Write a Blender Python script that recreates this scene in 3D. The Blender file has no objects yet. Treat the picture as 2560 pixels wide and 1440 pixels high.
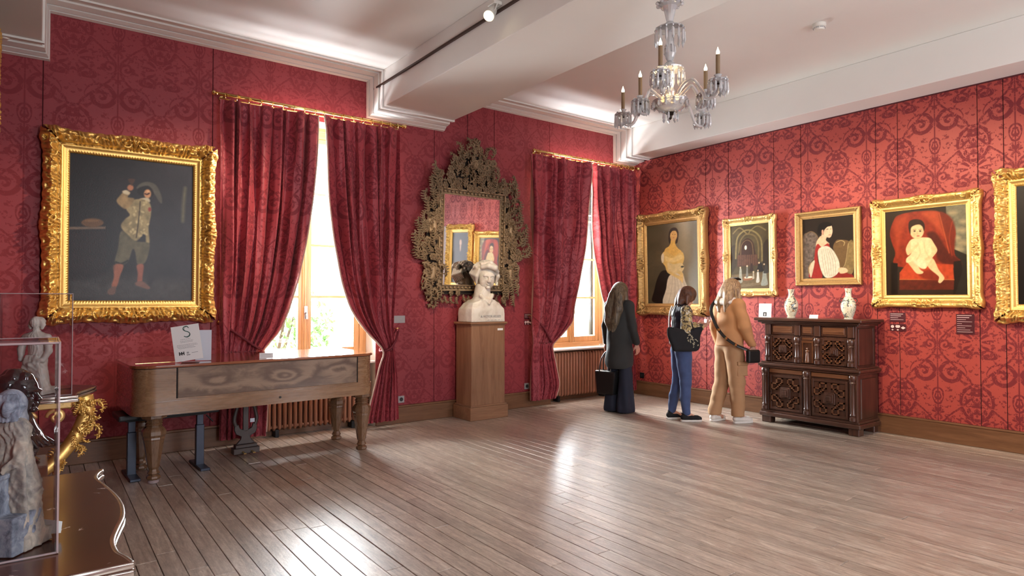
import bpy, bmesh, math, random
import numpy as np
from mathutils import Vector, Matrix
random.seed(7); RNG = np.random.default_rng(7)
S = bpy.context.scene
COL = S.collection
PI = math.pi
R = math.radians

# ------------------------------------------------------------------ camera
cam_d = bpy.data.cameras.new('camera'); cam = bpy.data.objects.new('camera', cam_d); COL.objects.link(cam)
cam.location = (-7.36, -6.74, 1.43)
cam.rotation_euler = (R(91.0816), 0, R(-36.6674))
cam_d.sensor_width = 36; cam_d.lens = 36 * 1589 / 2560; cam_d.clip_start = 0.05; cam_d.clip_end = 200
S.camera = cam
S.view_settings.view_transform = 'Standard'; S.view_settings.look = 'None'
S.view_settings.gamma = 1; S.view_settings.use_curve_mapping = False
S.view_settings.exposure = 0.0
try:
    S.cycles.use_denoising = True
    S.cycles.max_bounces = 7; S.cycles.diffuse_bounces = 3; S.cycles.glossy_bounces = 3
    S.cycles.transmission_bounces = 6; S.cycles.adaptive_threshold = 0.05; S.cycles.adaptive_min_samples = 16; S.cycles.transparent_max_bounces = 12
    S.cycles.caustics_reflective = False; S.cycles.caustics_refractive = False
    S.cycles.sample_clamp_indirect = 8
except Exception: pass

# ------------------------------------------------------------------ sky, sun, large lights
W = bpy.data.worlds.new('world'); S.world = W; W.use_nodes = True
wn = W.node_tree; bg = wn.nodes['Background']
bg.inputs['Color'].default_value = (0.86, 0.93, 1.0, 1); bg.inputs['Strength'].default_value = 6.0

def light(kind, name, loc, target, energy, color, **kw):
    l = bpy.data.lights.new(name, kind); o = bpy.data.objects.new(name, l); COL.objects.link(o)
    o.location = loc
    d = Vector(target) - Vector(loc)
    o.rotation_euler = d.to_track_quat('-Z', 'Y').to_euler()
    l.energy = energy; l.color = color
    for k, v in kw.items(): setattr(l, k, v)
    return o
light('SUN', 'sun', (-12, 6, 9), (-12 + 0.95, 6 - 0.42, 9 - 1.25), 30.0, (1.0, 0.93, 0.8), angle=R(1.0))
# daylight through the two windows of the window wall (just outside the panes) and added fill lights behind the camera
for wx, we in ((-5.0, 700), (-1.06, 980)):
    light('AREA', 'window_daylight', (wx, 0.46, 2.03), (wx, -1, 1.70), we, (0.93, 0.96, 1.0), shape='RECTANGLE', size=1.2, size_y=2.3)
light('AREA', 'back_fill', (-5.6, -8.55, 2.1), (-5.0, 0, 1.6), 130, (0.86, 0.93, 1.0), shape='RECTANGLE', size=1.3, size_y=2.2)
light('AREA', 'back_fill', (-2.0, -8.55, 2.1), (-2.4, 0, 1.6), 110, (0.95, 0.95, 1.0), shape='RECTANGLE', size=1.3, size_y=2.2)
# warm picture spotlights on the lighting tracks along the ceiling beams
WARM = (1.0, 0.80, 0.55)
for loc, tgt, e, a in [((-3.40, -3.6, 3.72), (0, -4.0, 1.75), 430, 54), ((-3.40, -4.9, 3.72), (0, -5.1, 1.65), 270, 50),
                       ((-3.40, -2.6, 3.72), (0, -2.85, 1.85), 310, 46), ((-3.40, -1.4, 3.72), (0, -0.9, 1.9), 290, 44),
                       ((-4.44, -2.30, 3.70), (-6.6, 0, 1.9), 400, 42),
                       ((-4.30, -2.6, 3.45), (-3.0, 0, 1.7), 240, 38)]:
    light('SPOT', 'track_spot', loc, tgt, e, WARM, spot_size=R(a), spot_blend=0.8, shadow_soft_size=0.05)

# ------------------------------------------------------------------ helpers: objects
def tag(o, label=None, cat=None, group=None, kind=None):
    if label: o['label'] = label
    if cat: o['category'] = cat
    if group: o['group'] = group
    if kind: o['kind'] = kind
    return o
def thing(name, label, cat, loc=(0, 0, 0), rz=0, group=None):
    o = bpy.data.objects.new(name, None); COL.objects.link(o); o.empty_display_size = 0.1
    o.location = loc; o.rotation_euler = (0, 0, rz)
    return tag(o, label, cat, group)
def link_mesh(name, me, mat, parent=None, loc=None, rot=None):
    o = bpy.data.objects.new(name, me); COL.objects.link(o)
    if mat is not None and len(me.materials) == 0: me.materials.append(mat)
    if parent is not None: o.parent = parent
    if loc is not None: o.location = loc
    if rot is not None: o.rotation_euler = rot
    return o
def copy_tree(o, parent=None):
    c = o.copy(); COL.objects.link(c)
    if parent is not None: c.parent = parent
    for ch in o.children: copy_tree(ch, c)
    return c

class MB:
    def __init__(s): s.v = []; s.f = []
    def add(s, vs, fs):
        n = len(s.v); s.v.extend([tuple(map(float, q)) for q in vs]); s.f.extend([tuple(n + i for i in f) for f in fs]); return s
    def box(s, x0, x1, y0, y1, z0, z1):
        if x0 > x1: x0, x1 = x1, x0
        if y0 > y1: y0, y1 = y1, y0
        if z0 > z1: z0, z1 = z1, z0
        return s.add([(x0,y0,z0),(x1,y0,z0),(x1,y1,z0),(x0,y1,z0),(x0,y0,z1),(x1,y0,z1),(x1,y1,z1),(x0,y1,z1)],
                     [(3,2,1,0),(4,5,6,7),(0,1,5,4),(1,2,6,5),(2,3,7,6),(3,0,4,7)])
    def tube(s, pts, r, n=8, cap=True, closed=False, flat=1.0, up=None):
        pts = [Vector(p) for p in pts]; m = len(pts)
        rs = [r] * m if isinstance(r, (int, float)) else list(r)
        vs = []; fs = []; prev = None
        for i, p in enumerate(pts):
            if closed: t = pts[(i + 1) % m] - pts[(i - 1) % m]
            else: t = pts[min(i + 1, m - 1)] - pts[max(i - 1, 0)]
            if t.length < 1e-9: t = Vector((0, 0, 1))
            t.normalize()
            if prev is None:
                a = Vector(up) if up else (Vector((0, 0, 1)) if abs(t.z) < 0.9 else Vector((1, 0, 0)))
                u = t.cross(a); u = u.normalized() if u.length > 1e-6 else t.orthogonal().normalized()
            else:
                u = prev - t * prev.dot(t); u = u.normalized() if u.length > 1e-6 else t.orthogonal().normalized()
            prev = u; w = t.cross(u)
            for k in range(n):
                a = 2 * PI * k / n
                vs.append(p + u * (math.cos(a) * rs[i]) + w * (math.sin(a) * rs[i] * flat))
        rows = m if closed else m - 1
        for i in range(rows):
            for k in range(n):
                a = i * n + k; b = i * n + (k + 1) % n; c = ((i + 1) % m) * n + (k + 1) % n; d = ((i + 1) % m) * n + k
                fs.append((a, b, c, d))
        if cap and not closed:
            fs.append(tuple(range(n - 1, -1, -1))); fs.append(tuple((m - 1) * n + k for k in range(n)))
        return s.add(vs, fs)
    def cyl(s, p0, p1, r0, r1=None, n=12):
        return s.tube([p0, p1], [r0, r0 if r1 is None else r1], n)
    def lathe(s, prof, n=20, c=(0, 0, 0), cap=True, sx=1.0, sy=1.0, rot=0.0):
        vs = []; fs = []; m = len(prof)
        for r, z in prof:
            for k in range(n):
                a = 2 * PI * k / n + rot
                vs.append((c[0] + math.cos(a) * r * sx, c[1] + math.sin(a) * r * sy, c[2] + z))
        for i in range(m - 1):
            for k in range(n):
                fs.append((i*n + k, i*n + (k+1) % n, (i+1)*n + (k+1) % n, (i+1)*n + k))
        if cap:
            fs.append(tuple(range(n - 1, -1, -1))); fs.append(tuple((m-1)*n + k for k in range(n)))
        return s.add(vs, fs)
    def prism(s, poly, z0, z1, axis='z', off=(0, 0, 0)):
        n = len(poly); vs = []
        for z in (z0, z1):
            for a, b in poly:
                p = (a, b, z) if axis == 'z' else ((z, a, b) if axis == 'x' else (a, z, b))
                vs.append((p[0] + off[0], p[1] + off[1], p[2] + off[2]))
        fs = [tuple(range(n - 1, -1, -1)), tuple(range(n, 2 * n))]
        for k in range(n): fs.append((k, (k + 1) % n, n + (k + 1) % n, n + k))
        return s.add(vs, fs)
    def sph(s, c, r, n=10, m=7, sx=1, sy=1, sz=1):
        prof = [(max(1e-4, math.sin(PI * i / m)) * r, -math.cos(PI * i / m) * r * sz) for i in range(m + 1)]
        return s.lathe(prof, n, c, sx=sx, sy=sy)
    def grid(s, P):
        P = np.asarray(P); a, b = P.shape[:2]; vs = P.reshape(-1, 3)
        fs = [(i*b + j, i*b + j + 1, (i+1)*b + j + 1, (i+1)*b + j) for i in range(a-1) for j in range(b-1)]
        return s.add(vs, fs)
    def mesh(s, name, smooth=False, fix=True):
        me = bpy.data.meshes.new(name); me.from_pydata(s.v, [], s.f)
        if fix:
            b = bmesh.new(); b.from_mesh(me); bmesh.ops.recalc_face_normals(b, faces=b.faces); b.to_mesh(me); b.free()
        if smooth: me.polygons.foreach_set('use_smooth', [True] * len(me.polygons))
        me.update(); return me
    def build(s, name, mat, parent=None, smooth=False, bevel=0, loc=None, rot=None, auto=False, seg=1, fix=True):
        me = s.mesh(name, smooth or auto, fix)
        if bevel:
            b = bmesh.new(); b.from_mesh(me)
            es = [e for e in b.edges if len(e.link_faces) == 2 and e.calc_face_angle(0) > 0.5]
            bmesh.ops.bevel(b, geom=es, offset=bevel, segments=seg, affect='EDGES', profile=0.6)
            b.to_mesh(me); b.free()
        if auto:
            me.polygons.foreach_set('use_smooth', [True] * len(me.polygons))
            try: me.set_sharp_from_angle(angle=R(38))
            except Exception: pass
        return link_mesh(name, me, mat, parent, loc, rot)

def shade_auto(me, deg=38):
    me.polygons.foreach_set('use_smooth', [True] * len(me.polygons))
    try: me.set_sharp_from_angle(angle=R(deg))
    except Exception: pass

def np_mesh(name, V, F, smooth=True):
    """fast quad mesh from numpy arrays"""
    me = bpy.data.meshes.new(name); V = np.asarray(V, np.float32).reshape(-1, 3); F = np.asarray(F, np.int32)
    me.vertices.add(len(V)); me.vertices.foreach_set('co', V.ravel())
    me.loops.add(F.size); me.loops.foreach_set('vertex_index', F.ravel())
    me.polygons.add(len(F)); k = F.shape[1]
    me.polygons.foreach_set('loop_start', np.arange(0, F.size, k, dtype=np.int32))
    try: me.polygons.foreach_set('loop_total', np.full(len(F), k, np.int32))
    except Exception: pass
    me.update(calc_edges=True); me.validate()
    if smooth: me.polygons.foreach_set('use_smooth', [True] * len(me.polygons))
    return me
def grid_faces(a, b, wrap=False):
    i = np.arange(a - (0 if wrap else 1)); j = np.arange(b - 1)
    I, J = np.meshgrid(i, j, indexing='ij'); I2 = (I + 1) % a
    return np.stack([I*b + J, I*b + J + 1, I2*b + J + 1, I2*b + J], -1).reshape(-1, 4)

def crom(pts, n=8, closed=False):
    P = [Vector(p) for p in pts]; m = len(P); out = []
    segs = m if closed else m - 1
    for i in range(segs):
        if closed: a, b, c, d = P[(i-1) % m], P[i], P[(i+1) % m], P[(i+2) % m]
        else: a, b, c, d = P[max(i-1, 0)], P[i], P[i+1], P[min(i+2, m-1)]
        for k in range(n):
            t = k / n
            out.append(0.5 * ((2*b) + (c - a)*t + (2*a - 5*b + 4*c - d)*t*t + (3*b - a - 3*c + d)*t**3))
    if not closed: out.append(P[-1])
    return out

# ------------------------------------------------------------------ helpers: sculpting by distance field
class Sdf:
    def __init__(s, lo, hi, h):
        s.lo = np.array(lo, np.float32); s.h = h
        s.n = np.ceil((np.array(hi) - np.array(lo)) / h).astype(int) + 1
        s.ax = [s.lo[i] + h * np.arange(s.n[i], dtype=np.float32) for i in range(3)]
        s.F = np.full(tuple(s.n), 1.0, np.float32)
    def _win(s, lo, hi):
        a = np.clip(np.floor((np.array(lo) - s.lo) / s.h).astype(int), 0, s.n); b = np.clip(np.ceil((np.array(hi) - s.lo) / s.h).astype(int) + 1, 0, s.n)
        if np.any(b <= a): return None
        sl = tuple(slice(a[i], b[i]) for i in range(3))
        X = s.ax[0][sl[0]][:, None, None]; Y = s.ax[1][sl[1]][None, :, None]; Z = s.ax[2][sl[2]][None, None, :]
        return sl, X, Y, Z
    def _put(s, sl, d, k, op):
        A = s.F[sl]
        if op == 'u':
            h = np.maximum(k - np.abs(A - d), 0) / k if k > 0 else 0
            s.F[sl] = np.minimum(A, d) - h * h * k * 0.25
        else:
            h = np.maximum(k - np.abs(A + d), 0) / k if k > 0 else 0
            s.F[sl] = np.maximum(A, -d) + h * h * k * 0.25
    def cap(s, p0, p1, r0, r1=None, k=0.01, op='u', flat=None):
        """tapered capsule; flat = (sx,sy,sz) stretches it"""
        r1 = r0 if r1 is None else r1; p0 = np.array(p0, np.float32); p1 = np.array(p1, np.float32)
        f = np.array(flat if flat is not None else (1, 1, 1), np.float32); m = max(r0, r1) * max(f) + k + 3 * s.h
        w = s._win(np.minimum(p0, p1) - m, np.maximum(p0, p1) + m)
        if w is None: return s
        sl, X, Y, Z = w; q0 = p0; d = p1 - p0
        L = float(np.dot(d / f, d / f)) + 1e-12
        ax, ay, az = (X - q0[0]) / f[0], (Y - q0[1]) / f[1], (Z - q0[2]) / f[2]; dx, dy, dz = d / f
        t = np.clip((ax * dx + ay * dy + az * dz) / L, 0, 1)
        D = np.sqrt((ax - t*dx)**2 + (ay - t*dy)**2 + (az - t*dz)**2) - (r0 + (r1 - r0) * t)
        s._put(sl, D * (1.0 if flat is None else float(min(f.min(), 1))), k, op); return s
    def chain(s, pts, rs, k=0.01, flat=None, op='u'):
        if isinstance(rs, (int, float)): rs = [rs] * len(pts)
        for i in range(len(pts) - 1): s.cap(pts[i], pts[i+1], rs[i], rs[i+1], k, op, flat)
        return s
    def ell(s, c, r, k=0.01, op='u', rot=None):
        r = np.array(r, np.float32) if not isinstance(r, (int, float)) else np.array([r]*3, np.float32)
        m = float(r.max()) + k + 3 * s.h; c = np.array(c, np.float32)
        w = s._win(c - m, c + m)
        if w is None: return s
        sl, X, Y, Z = w; x, y, z = X - c[0], Y - c[1], Z - c[2]
        if rot is not None:
            M = np.array(Matrix.Rotation(rot[2], 3, 'Z') @ Matrix.Rotation(rot[1], 3, 'Y') @ Matrix.Rotation(rot[0], 3, 'X')).T
            x, y, z = (M[0,0]*x + M[0,1]*y + M[0,2]*z, M[1,0]*x + M[1,1]*y + M[1,2]*z, M[2,0]*x + M[2,1]*y + M[2,2]*z)
        k0 = np.sqrt((x/r[0])**2 + (y/r[1])**2 + (z/r[2])**2); k1 = np.sqrt((x/r[0]**2)**2 + (y/r[1]**2)**2 + (z/r[2]**2)**2) + 1e-9
        s._put(sl, k0 * (k0 - 1) / k1, k, op); return s
    def box(s, c, hs, k=0.004, op='u', rnd=0.0):
        c = np.array(c, np.float32); hs = np.array(hs, np.float32); m = hs + k + 3 * s.h
        w = s._win(c - m, c + m)
        if w is None: return s
        sl, X, Y, Z = w
        qx, qy, qz = np.abs(X - c[0]) - hs[0] + rnd, np.abs(Y - c[1]) - hs[1] + rnd, np.abs(Z - c[2]) - hs[2] + rnd
        D = np.sqrt(np.maximum(qx, 0)**2 + np.maximum(qy, 0)**2 + np.maximum(qz, 0)**2) + np.minimum(np.maximum(np.maximum(qx, qy), qz), 0) - rnd
        s._put(sl, D, k, op); return s
    def warp(s, fn):
        X, Y, Z = s.ax[0][:, None, None], s.ax[1][None, :, None], s.ax[2][None, None, :]
        s.F = (s.F + fn(X, Y, Z)).astype(np.float32); return s
    def mesh(s, name, disp=None):
        F = s.F; F[0], F[-1], F[:, 0], F[:, -1], F[:, :, 0], F[:, :, -1] = 1, 1, 1, 1, 1, 1
        ins = F < 0; a, b, c = F.shape
        cnt = sum(ins[i:a-1+i, j:b-1+j, k:c-1+k].astype(np.int8) for i in (0,1) for j in (0,1) for k in (0,1))
        act = (cnt > 0) & (cnt < 8); idx = np.full(act.shape, -1, np.int64); I, J, K = np.nonzero(act); idx[I, J, K] = np.arange(len(I))
        P = np.zeros((len(I), 3)); N = np.zeros(len(I))
        for ax in range(3):
            o1, o2 = [q for q in range(3) if q != ax]
            for u in (0, 1):
                for v in (0, 1):
                    off = [0, 0, 0]; off[o1] = u; off[o2] = v
                    A = F[I+off[0], J+off[1], K+off[2]]; off2 = list(off); off2[ax] = 1
                    B = F[I+off2[0], J+off2[1], K+off2[2]]; m = (A < 0) != (B < 0)
                    t = np.where(m, A / np.where(m, A - B, 1), 0); q = np.array(off, float)[None, :].repeat(len(I), 0); q[:, ax] = t
                    P[m] += q[m]; N[m] += 1
        P = P / N[:, None] + np.stack([I, J, K], 1)
        V = P * s.h + s.lo; faces = []
        for ax in range(3):
            o1, o2 = (ax + 1) % 3, (ax + 2) % 3
            sa = [slice(1, -1)] * 3; sb = [slice(1, -1)] * 3; sa[ax] = slice(0, -1); sb[ax] = slice(1, None)
            A = ins[tuple(sa)]; B = ins[tuple(sb)]; m = A != B; g = np.stack(np.nonzero(m), 1)
            if len(g) == 0: continue
            base = g.copy()
            for q in range(3):
                if q != ax: base[:, q] += 1
            def cell(du, dv):
                cc = base.copy(); cc[:, o1] -= du; cc[:, o2] -= dv; return idx[cc[:, 0], cc[:, 1], cc[:, 2]]
            Q = np.stack([cell(1, 1), cell(0, 1), cell(0, 0), cell(1, 0)], 1)
            fl = A[tuple(g.T)] == 0; Q[fl] = Q[fl][:, ::-1]; faces.append(Q)
        Fc = np.concatenate(faces); Fc = Fc[(Fc >= 0).all(1)]
        if disp is not None: V = disp(V)
        return np_mesh(name, V, Fc, True)
    def build(s, name, mat, parent=None, disp=None, loc=None, rot=None):
        return link_mesh(name, s.mesh(name, disp), mat, parent, loc, rot)

def text_mesh(txt, size, mat, parent, M, name='lettering', depth=0.0008, align='CENTER', bold=0.0):
    cu = bpy.data.curves.new(name, 'FONT'); cu.body = txt; cu.size = size; cu.extrude = depth; cu.align_x = align; cu.offset = bold
    o = bpy.data.objects.new(name, cu); COL.objects.link(o)
    dg = bpy.context.evaluated_depsgraph_get(); me = bpy.data.meshes.new_from_object(o.evaluated_get(dg))
    bpy.data.objects.remove(o); bpy.data.curves.remove(cu)
    me.transform(M); me.materials.clear()
    return link_mesh(name, me, mat, parent)
# ------------------------------------------------------------------ materials
def srgb(r, g, b):
    f = lambda c: (c / 255 / 12.92) if c / 255 <= 0.04045 else ((c / 255 + 0.055) / 1.055) ** 2.4
    return (f(r), f(g), f(b), 1)
class NT:
    """tiny node expression writer"""
    def __init__(s, nt): s.nt = nt
    def n(s, t, **kw):
        x = s.nt.nodes.new(t)
        for k, v in kw.items(): setattr(x, k, v)
        return x
    def set(s, sock, v):
        if isinstance(v, bpy.types.NodeSocket): s.nt.links.new(v, sock)
        else: sock.default_value = v
    def m(s, op, a, b=None, c=None, clamp=False):
        x = s.n('ShaderNodeMath', operation=op, use_clamp=clamp); s.set(x.inputs[0], a)
        if b is not None: s.set(x.inputs[1], b)
        if c is not None: s.set(x.inputs[2], c)
        return x.outputs[0]
    def xyz(s, a, b, c):
        x = s.n('ShaderNodeCombineXYZ'); s.set(x.inputs[0], a); s.set(x.inputs[1], b); s.set(x.inputs[2], c); return x.outputs[0]
    def sep(s, v):
        x = s.n('ShaderNodeSeparateXYZ'); s.set(x.inputs[0], v); return x.outputs
    def noise(s, vec, scale, detail=3, rough=0.55, dist=0.0, out=0):
        x = s.n('ShaderNodeTexNoise'); s.set(x.inputs['Vector'], vec); x.inputs['Scale'].default_value = scale
        x.inputs['Detail'].default_value = detail; x.inputs['Roughness'].default_value = rough; x.inputs['Distortion'].default_value = dist
        return x.outputs[out]
    def mix(s, f, a, b):
        x = s.n('ShaderNodeMix', data_type='RGBA'); s.set(x.inputs[0], f); s.set(x.inputs[6], a); s.set(x.inputs[7], b); return x.outputs[2]
    def ramp(s, f, stops):
        x = s.n('ShaderNodeValToRGB'); s.set(x.inputs[0], f); e = x.color_ramp.elements
        while len(e) < len(stops): e.new(0.5)
        for i, (p, c) in enumerate(stops): e[i].position = p; e[i].color = c
        return x.outputs[0]
    def sstep(s, x, a, b):
        y = s.n('ShaderNodeMapRange', interpolation_type='SMOOTHSTEP'); s.set(y.inputs[0], x); s.set(y.inputs[1], a); s.set(y.inputs[2], b)
        y.inputs[3].default_value = 0; y.inputs[4].default_value = 1; return y.outputs[0]
def new_mat(name, col=(0.8, 0.8, 0.8, 1), rough=0.5, metal=0.0, **kw):
    m = bpy.data.materials.new(name); m.use_nodes = True; b = m.node_tree.nodes['Principled BSDF']
    b.inputs['Base Color'].default_value = col; b.inputs['Roughness'].default_value = rough; b.inputs['Metallic'].default_value = metal
    for k, v in kw.items(): b.inputs[k].default_value = v
    return m, NT(m.node_tree), b
def bump(T, b, h, strength=0.3, dist=0.01, out='Normal'):
    x = T.n('ShaderNodeBump'); x.inputs['Strength'].default_value = strength; x.inputs['Distance'].default_value = dist
    T.set(x.inputs['Height'], h); T.nt.links.new(x.outputs[0], b.inputs['Normal']); return x
def obj_co(T): return T.n('ShaderNodeTexCoord').outputs['Object']
def world_co(T): return T.n('ShaderNodeNewGeometry').outputs['Position']

def simple(name, col, rough=0.5, metal=0.0, var=0.12, scale=18, bmp=0.08, bd=0.002, **kw):
    m, T, b = new_mat(name, col, rough, metal, **kw)
    co = obj_co(T); nz = T.noise(co, scale, 4)
    dark = tuple(c * (1 - var) for c in col[:3]) + (1,); lite = tuple(min(1, c * (1 + var)) for c in col[:3]) + (1,)
    T.set(b.inputs['Base Color'], T.mix(nz, dark, lite))
    if bmp: bump(T, b, T.noise(co, scale * 4, 3), bmp, bd)
    return m

def wood(name, c0, c1, rough=0.4, axis='x', scale=1.0, coat=0.0, figure=0.0, bmp=0.1):
    m, T, b = new_mat(name, c0, rough)
    x, y, z = T.sep(obj_co(T)); k = {'x': (1.2, 14, 14), 'y': (14, 1.2, 14), 'z': (14, 14, 1.2)}[axis]
    v = T.xyz(T.m('MULTIPLY', x, k[0]*scale), T.m('MULTIPLY', y, k[1]*scale), T.m('MULTIPLY', z, k[2]*scale))
    g = T.noise(v, 1.6, 6, 0.62, 0.6 + figure)
    fine = T.noise(v, 9, 3, 0.6)
    f = T.m('ADD', T.m('MULTIPLY', g, 0.75), T.m('MULTIPLY', fine, 0.25))
    T.set(b.inputs['Base Color'], T.ramp(f, [(0.3, c0), (0.68, c1)]))
    T.set(b.inputs['Roughness'], T.m('ADD', T.m('MULTIPLY', fine, 0.15), rough - 0.07))
    if coat: b.inputs['Coat Weight'].default_value = coat; b.inputs['Coat Roughness'].default_value = 0.12
    if bmp: bump(T, b, f, bmp, 0.002)
    return m

# damask: one tile is mirrored about its palmette axis; repeat 0.67 x 0.85 m
def damask_group():
    g = bpy.data.node_groups.new('damask', 'ShaderNodeTree')
    g.interface.new_socket('s', in_out='INPUT', socket_type='NodeSocketFloat'); g.interface.new_socket('z', in_out='INPUT', socket_type='NodeSocketFloat')
    g.interface.new_socket('mask', in_out='OUTPUT', socket_type='NodeSocketFloat')
    gi = g.nodes.new('NodeGroupInput'); go = g.nodes.new('NodeGroupOutput'); T = NT(g)
    W2, H = 0.335, 0.85
    a = T.m('PINGPONG', gi.outputs[0], W2); b0 = T.m('FLOORED_MODULO', gi.outputs[1], H)
    th = T.m('MULTIPLY', b0, 2 * PI / H)
    per = T.xyz(T.m('MULTIPLY', a, 1.0), T.m('MULTIPLY', T.m('COSINE', th), H/(2*PI)), T.m('MULTIPLY', T.m('SINE', th), H/(2*PI)))
    wob = T.m('SUBTRACT', T.noise(per, 16, 2), 0.5)
    aw = T.m('ADD', a, T.m('MULTIPLY', wob, 0.030)); wob2 = T.m('SUBTRACT', T.noise(per, 21, 2, out=1), 0.5)
    bw = T.m('ADD', b0, T.m('MULTIPLY', wob2, 0.028))
    def polar(ca, cb, sq=1.0):
        dx = T.m('SUBTRACT', aw, ca); dy = T.m('DIVIDE', T.m('SUBTRACT', bw, cb), sq)
        r = T.m('SQRT', T.m('ADD', T.m('MULTIPLY', dx, dx), T.m('MULTIPLY', dy, dy)))
        return r, T.m('ARCTAN2', dy, dx), dx, dy
    def disc(r, R0, e=0.004): return T.sstep(r, R0 + e, R0 - e) if False else T.m('SUBTRACT', 1.0, T.sstep(r, R0 - e, R0 + e))
    def band(x, c, w, e=0.003): return T.m('SUBTRACT', 1.0, T.sstep(T.m('ABSOLUTE', T.m('SUBTRACT', x, c)), w - e, w + e))
    def spiral(ca, cb, R0, pitch, sgn, ph=0.0, sq=1.0, duty=0.5):
        r, t, dx, dy = polar(ca, cb, sq)
        ph_ = T.m('FRACT', T.m('ADD', T.m('SUBTRACT', T.m('DIVIDE', r, pitch), T.m('MULTIPLY', t, sgn / (2*PI))), ph))
        tri = T.m('ABSOLUTE', T.m('SUBTRACT', ph_, 0.5))
        s_ = T.m('SUBTRACT', 1.0, T.sstep(tri, duty/2 - 0.06, duty/2 + 0.06))
        return T.m('MULTIPLY', s_, disc(r, R0))
    def rays(ca, cb, n, r0, r1, sq=1.0):
        r, t, dx, dy = polar(ca, cb, sq)
        w = T.sstep(T.m('COSINE', T.m('MULTIPLY', t, n)), -0.1, 0.3)
        return T.m('MULTIPLY', w, T.m('MULTIPLY', T.sstep(r, r0 - .004, r0 + .004), disc(r, r1)))
    parts = []
    parts.append(spiral(0.205, 0.70, 0.125, 0.075, 1.0, 0.15, 1.0, 0.55))
    parts.append(spiral(0.265, 0.13, 0.060, 0.045, -1.0, 0.3, 1.0, 0.5))
    parts.append(spiral(0.100, 0.035, 0.075, 0.060, 1.0, 0.6, 0.8, 0.5))
    r1, t1, _, _ = polar(0.0, 0.42, 1.25); parts.append(band(r1, 0.135, 0.014))
    r1b, _, _, _ = polar(0.0, 0.42, 1.25)
    parts.append(T.m('MULTIPLY', disc(r1b, 0.112), T.sstep(T.noise(per, 30, 2, 0.5, 0.8), 0.47, 0.51)))
    parts.append(rays(0.0, 0.17, 11, 0.045, 0.120, 1.25))
    r2, _, _, _ = polar(0.335, 0.46, 1.6); parts.append(T.m('MULTIPLY', disc(r2, 0.062), T.sstep(T.m('COSINE', T.m('MULTIPLY', r2, 260)), -0.2, 0.2)))
    r3, t3, _, _ = polar(0.335, 0.30, 1.0); pet = T.m('ADD', 0.040, T.m('MULTIPLY', T.m('COSINE', T.m('MULTIPLY', t3, 6)), 0.016)); parts.append(T.m('SUBTRACT', 1.0, T.sstep(T.m('SUBTRACT', r3, pet), -0.004, 0.004)))
    r4, _, _, _ = polar(0.19, 0.30, 1.0); 
    # ogee strap
    og = T.m('MULTIPLY', T.m('ADD', 1.0, T.m('COSINE', T.m('MULTIPLY', T.m('SUBTRACT', bw, 0.12), 2*PI/H))), 0.15)
    parts.append(band(T.m('ADD', aw, 0.0), T.m('ADD', 0.02, og), 0.012))
    parts.append(band(a, 0.335, 0.006))
    leaf = T.m('MULTIPLY', T.sstep(T.noise(per, 26, 3, 0.5, 0.5), 0.56, 0.60), 0.9); parts.append(leaf)
    cur = parts[0]
    for p in parts[1:]: cur = T.m('MAXIMUM', cur, p)
    vein = T.sstep(T.m('ABSOLUTE', T.m('SUBTRACT', T.noise(per, 19, 1, 0.4, 0.4), 0.5)), 0.006, 0.018)
    cur = T.m('MULTIPLY', cur, vein)
    T.nt.links.new(cur, go.inputs[0]); return g
DAM = damask_group()
def fabric(name, light_c, dark_c, uv=False, contrast=1.0, rough=0.5, sheen=0.25):
    m, T, b = new_mat(name, light_c, rough)
    if uv:
        x, y, z = T.sep(T.n('ShaderNodeTexCoord').outputs['UV']); s_, z_ = x, y
        pos = T.n('ShaderNodeTexCoord').outputs['UV']
    else:
        pos = world_co(T); x, y, z = T.sep(pos); s_ = T.m('ADD', T.m('ADD', x, y), 2.46 + 0.67 * 20); z_ = T.m('ADD', z, 0.0 + 0.85 * 4)
    g = T.n('ShaderNodeGroup'); g.node_tree = DAM; T.set(g.inputs[0], s_); T.set(g.inputs[1], z_)
    mask = T.m('MULTIPLY', g.outputs[0], contrast)
    wear = T.noise(pos, 1.3, 3)
    lc = T.mix(wear, tuple(c * 0.9 for c in light_c[:3]) + (1,), tuple(min(1, c * 1.08) for c in light_c[:3]) + (1,))
    T.set(b.inputs['Base Color'], T.mix(mask, lc, dark_c))
    T.set(b.inputs['Roughness'], T.m('ADD', T.m('MULTIPLY', g.outputs[0], 0.22), rough))
    b.inputs['Specular IOR Level'].default_value = 0.45
    b.inputs['Sheen Weight'].default_value = sheen; b.inputs['Sheen Roughness'].default_value = 0.5
    b.inputs['Sheen Tint'].default_value = (1, 0.5, 0.5, 1)
    bump(T, b, T.m('ADD', T.noise(pos, 420, 1), T.m('MULTIPLY', g.outputs[0], 0.5)), 0.12, 0.0015)
    return m
M = {}
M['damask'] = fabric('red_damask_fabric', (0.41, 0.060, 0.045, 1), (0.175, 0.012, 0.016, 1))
M['damask_shaded'] = fabric('red_damask_shaded', (0.30, 0.034, 0.044, 1), (0.155, 0.010, 0.018, 1), contrast=.5)  # same fabric; the window wall's weaker, grazing light is put into its colour
M['curtain'] = fabric('curtain_fabric', (0.37, 0.045, 0.060, 1), (0.21, 0.018, 0.030, 1), uv=True, rough=0.5)
M['lining'] = simple('curtain_lining', (0.62, 0.42, 0.33, 1), 0.7, var=0.05)
M['plaster'] = simple('painted_plaster', (0.82, 0.79, 0.74, 1), 0.55, var=0.03, scale=2.5, bmp=0.03)
M['skirting'] = wood('skirting_oak', (0.115, 0.048, 0.020, 1), (0.24, 0.115, 0.055, 1), 0.38, 'x', 0.7)
M['skirting_y'] = wood('skirting_oak_side', (0.115, 0.048, 0.020, 1), (0.24, 0.115, 0.055, 1), 0.38, 'y', 0.7)
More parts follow.
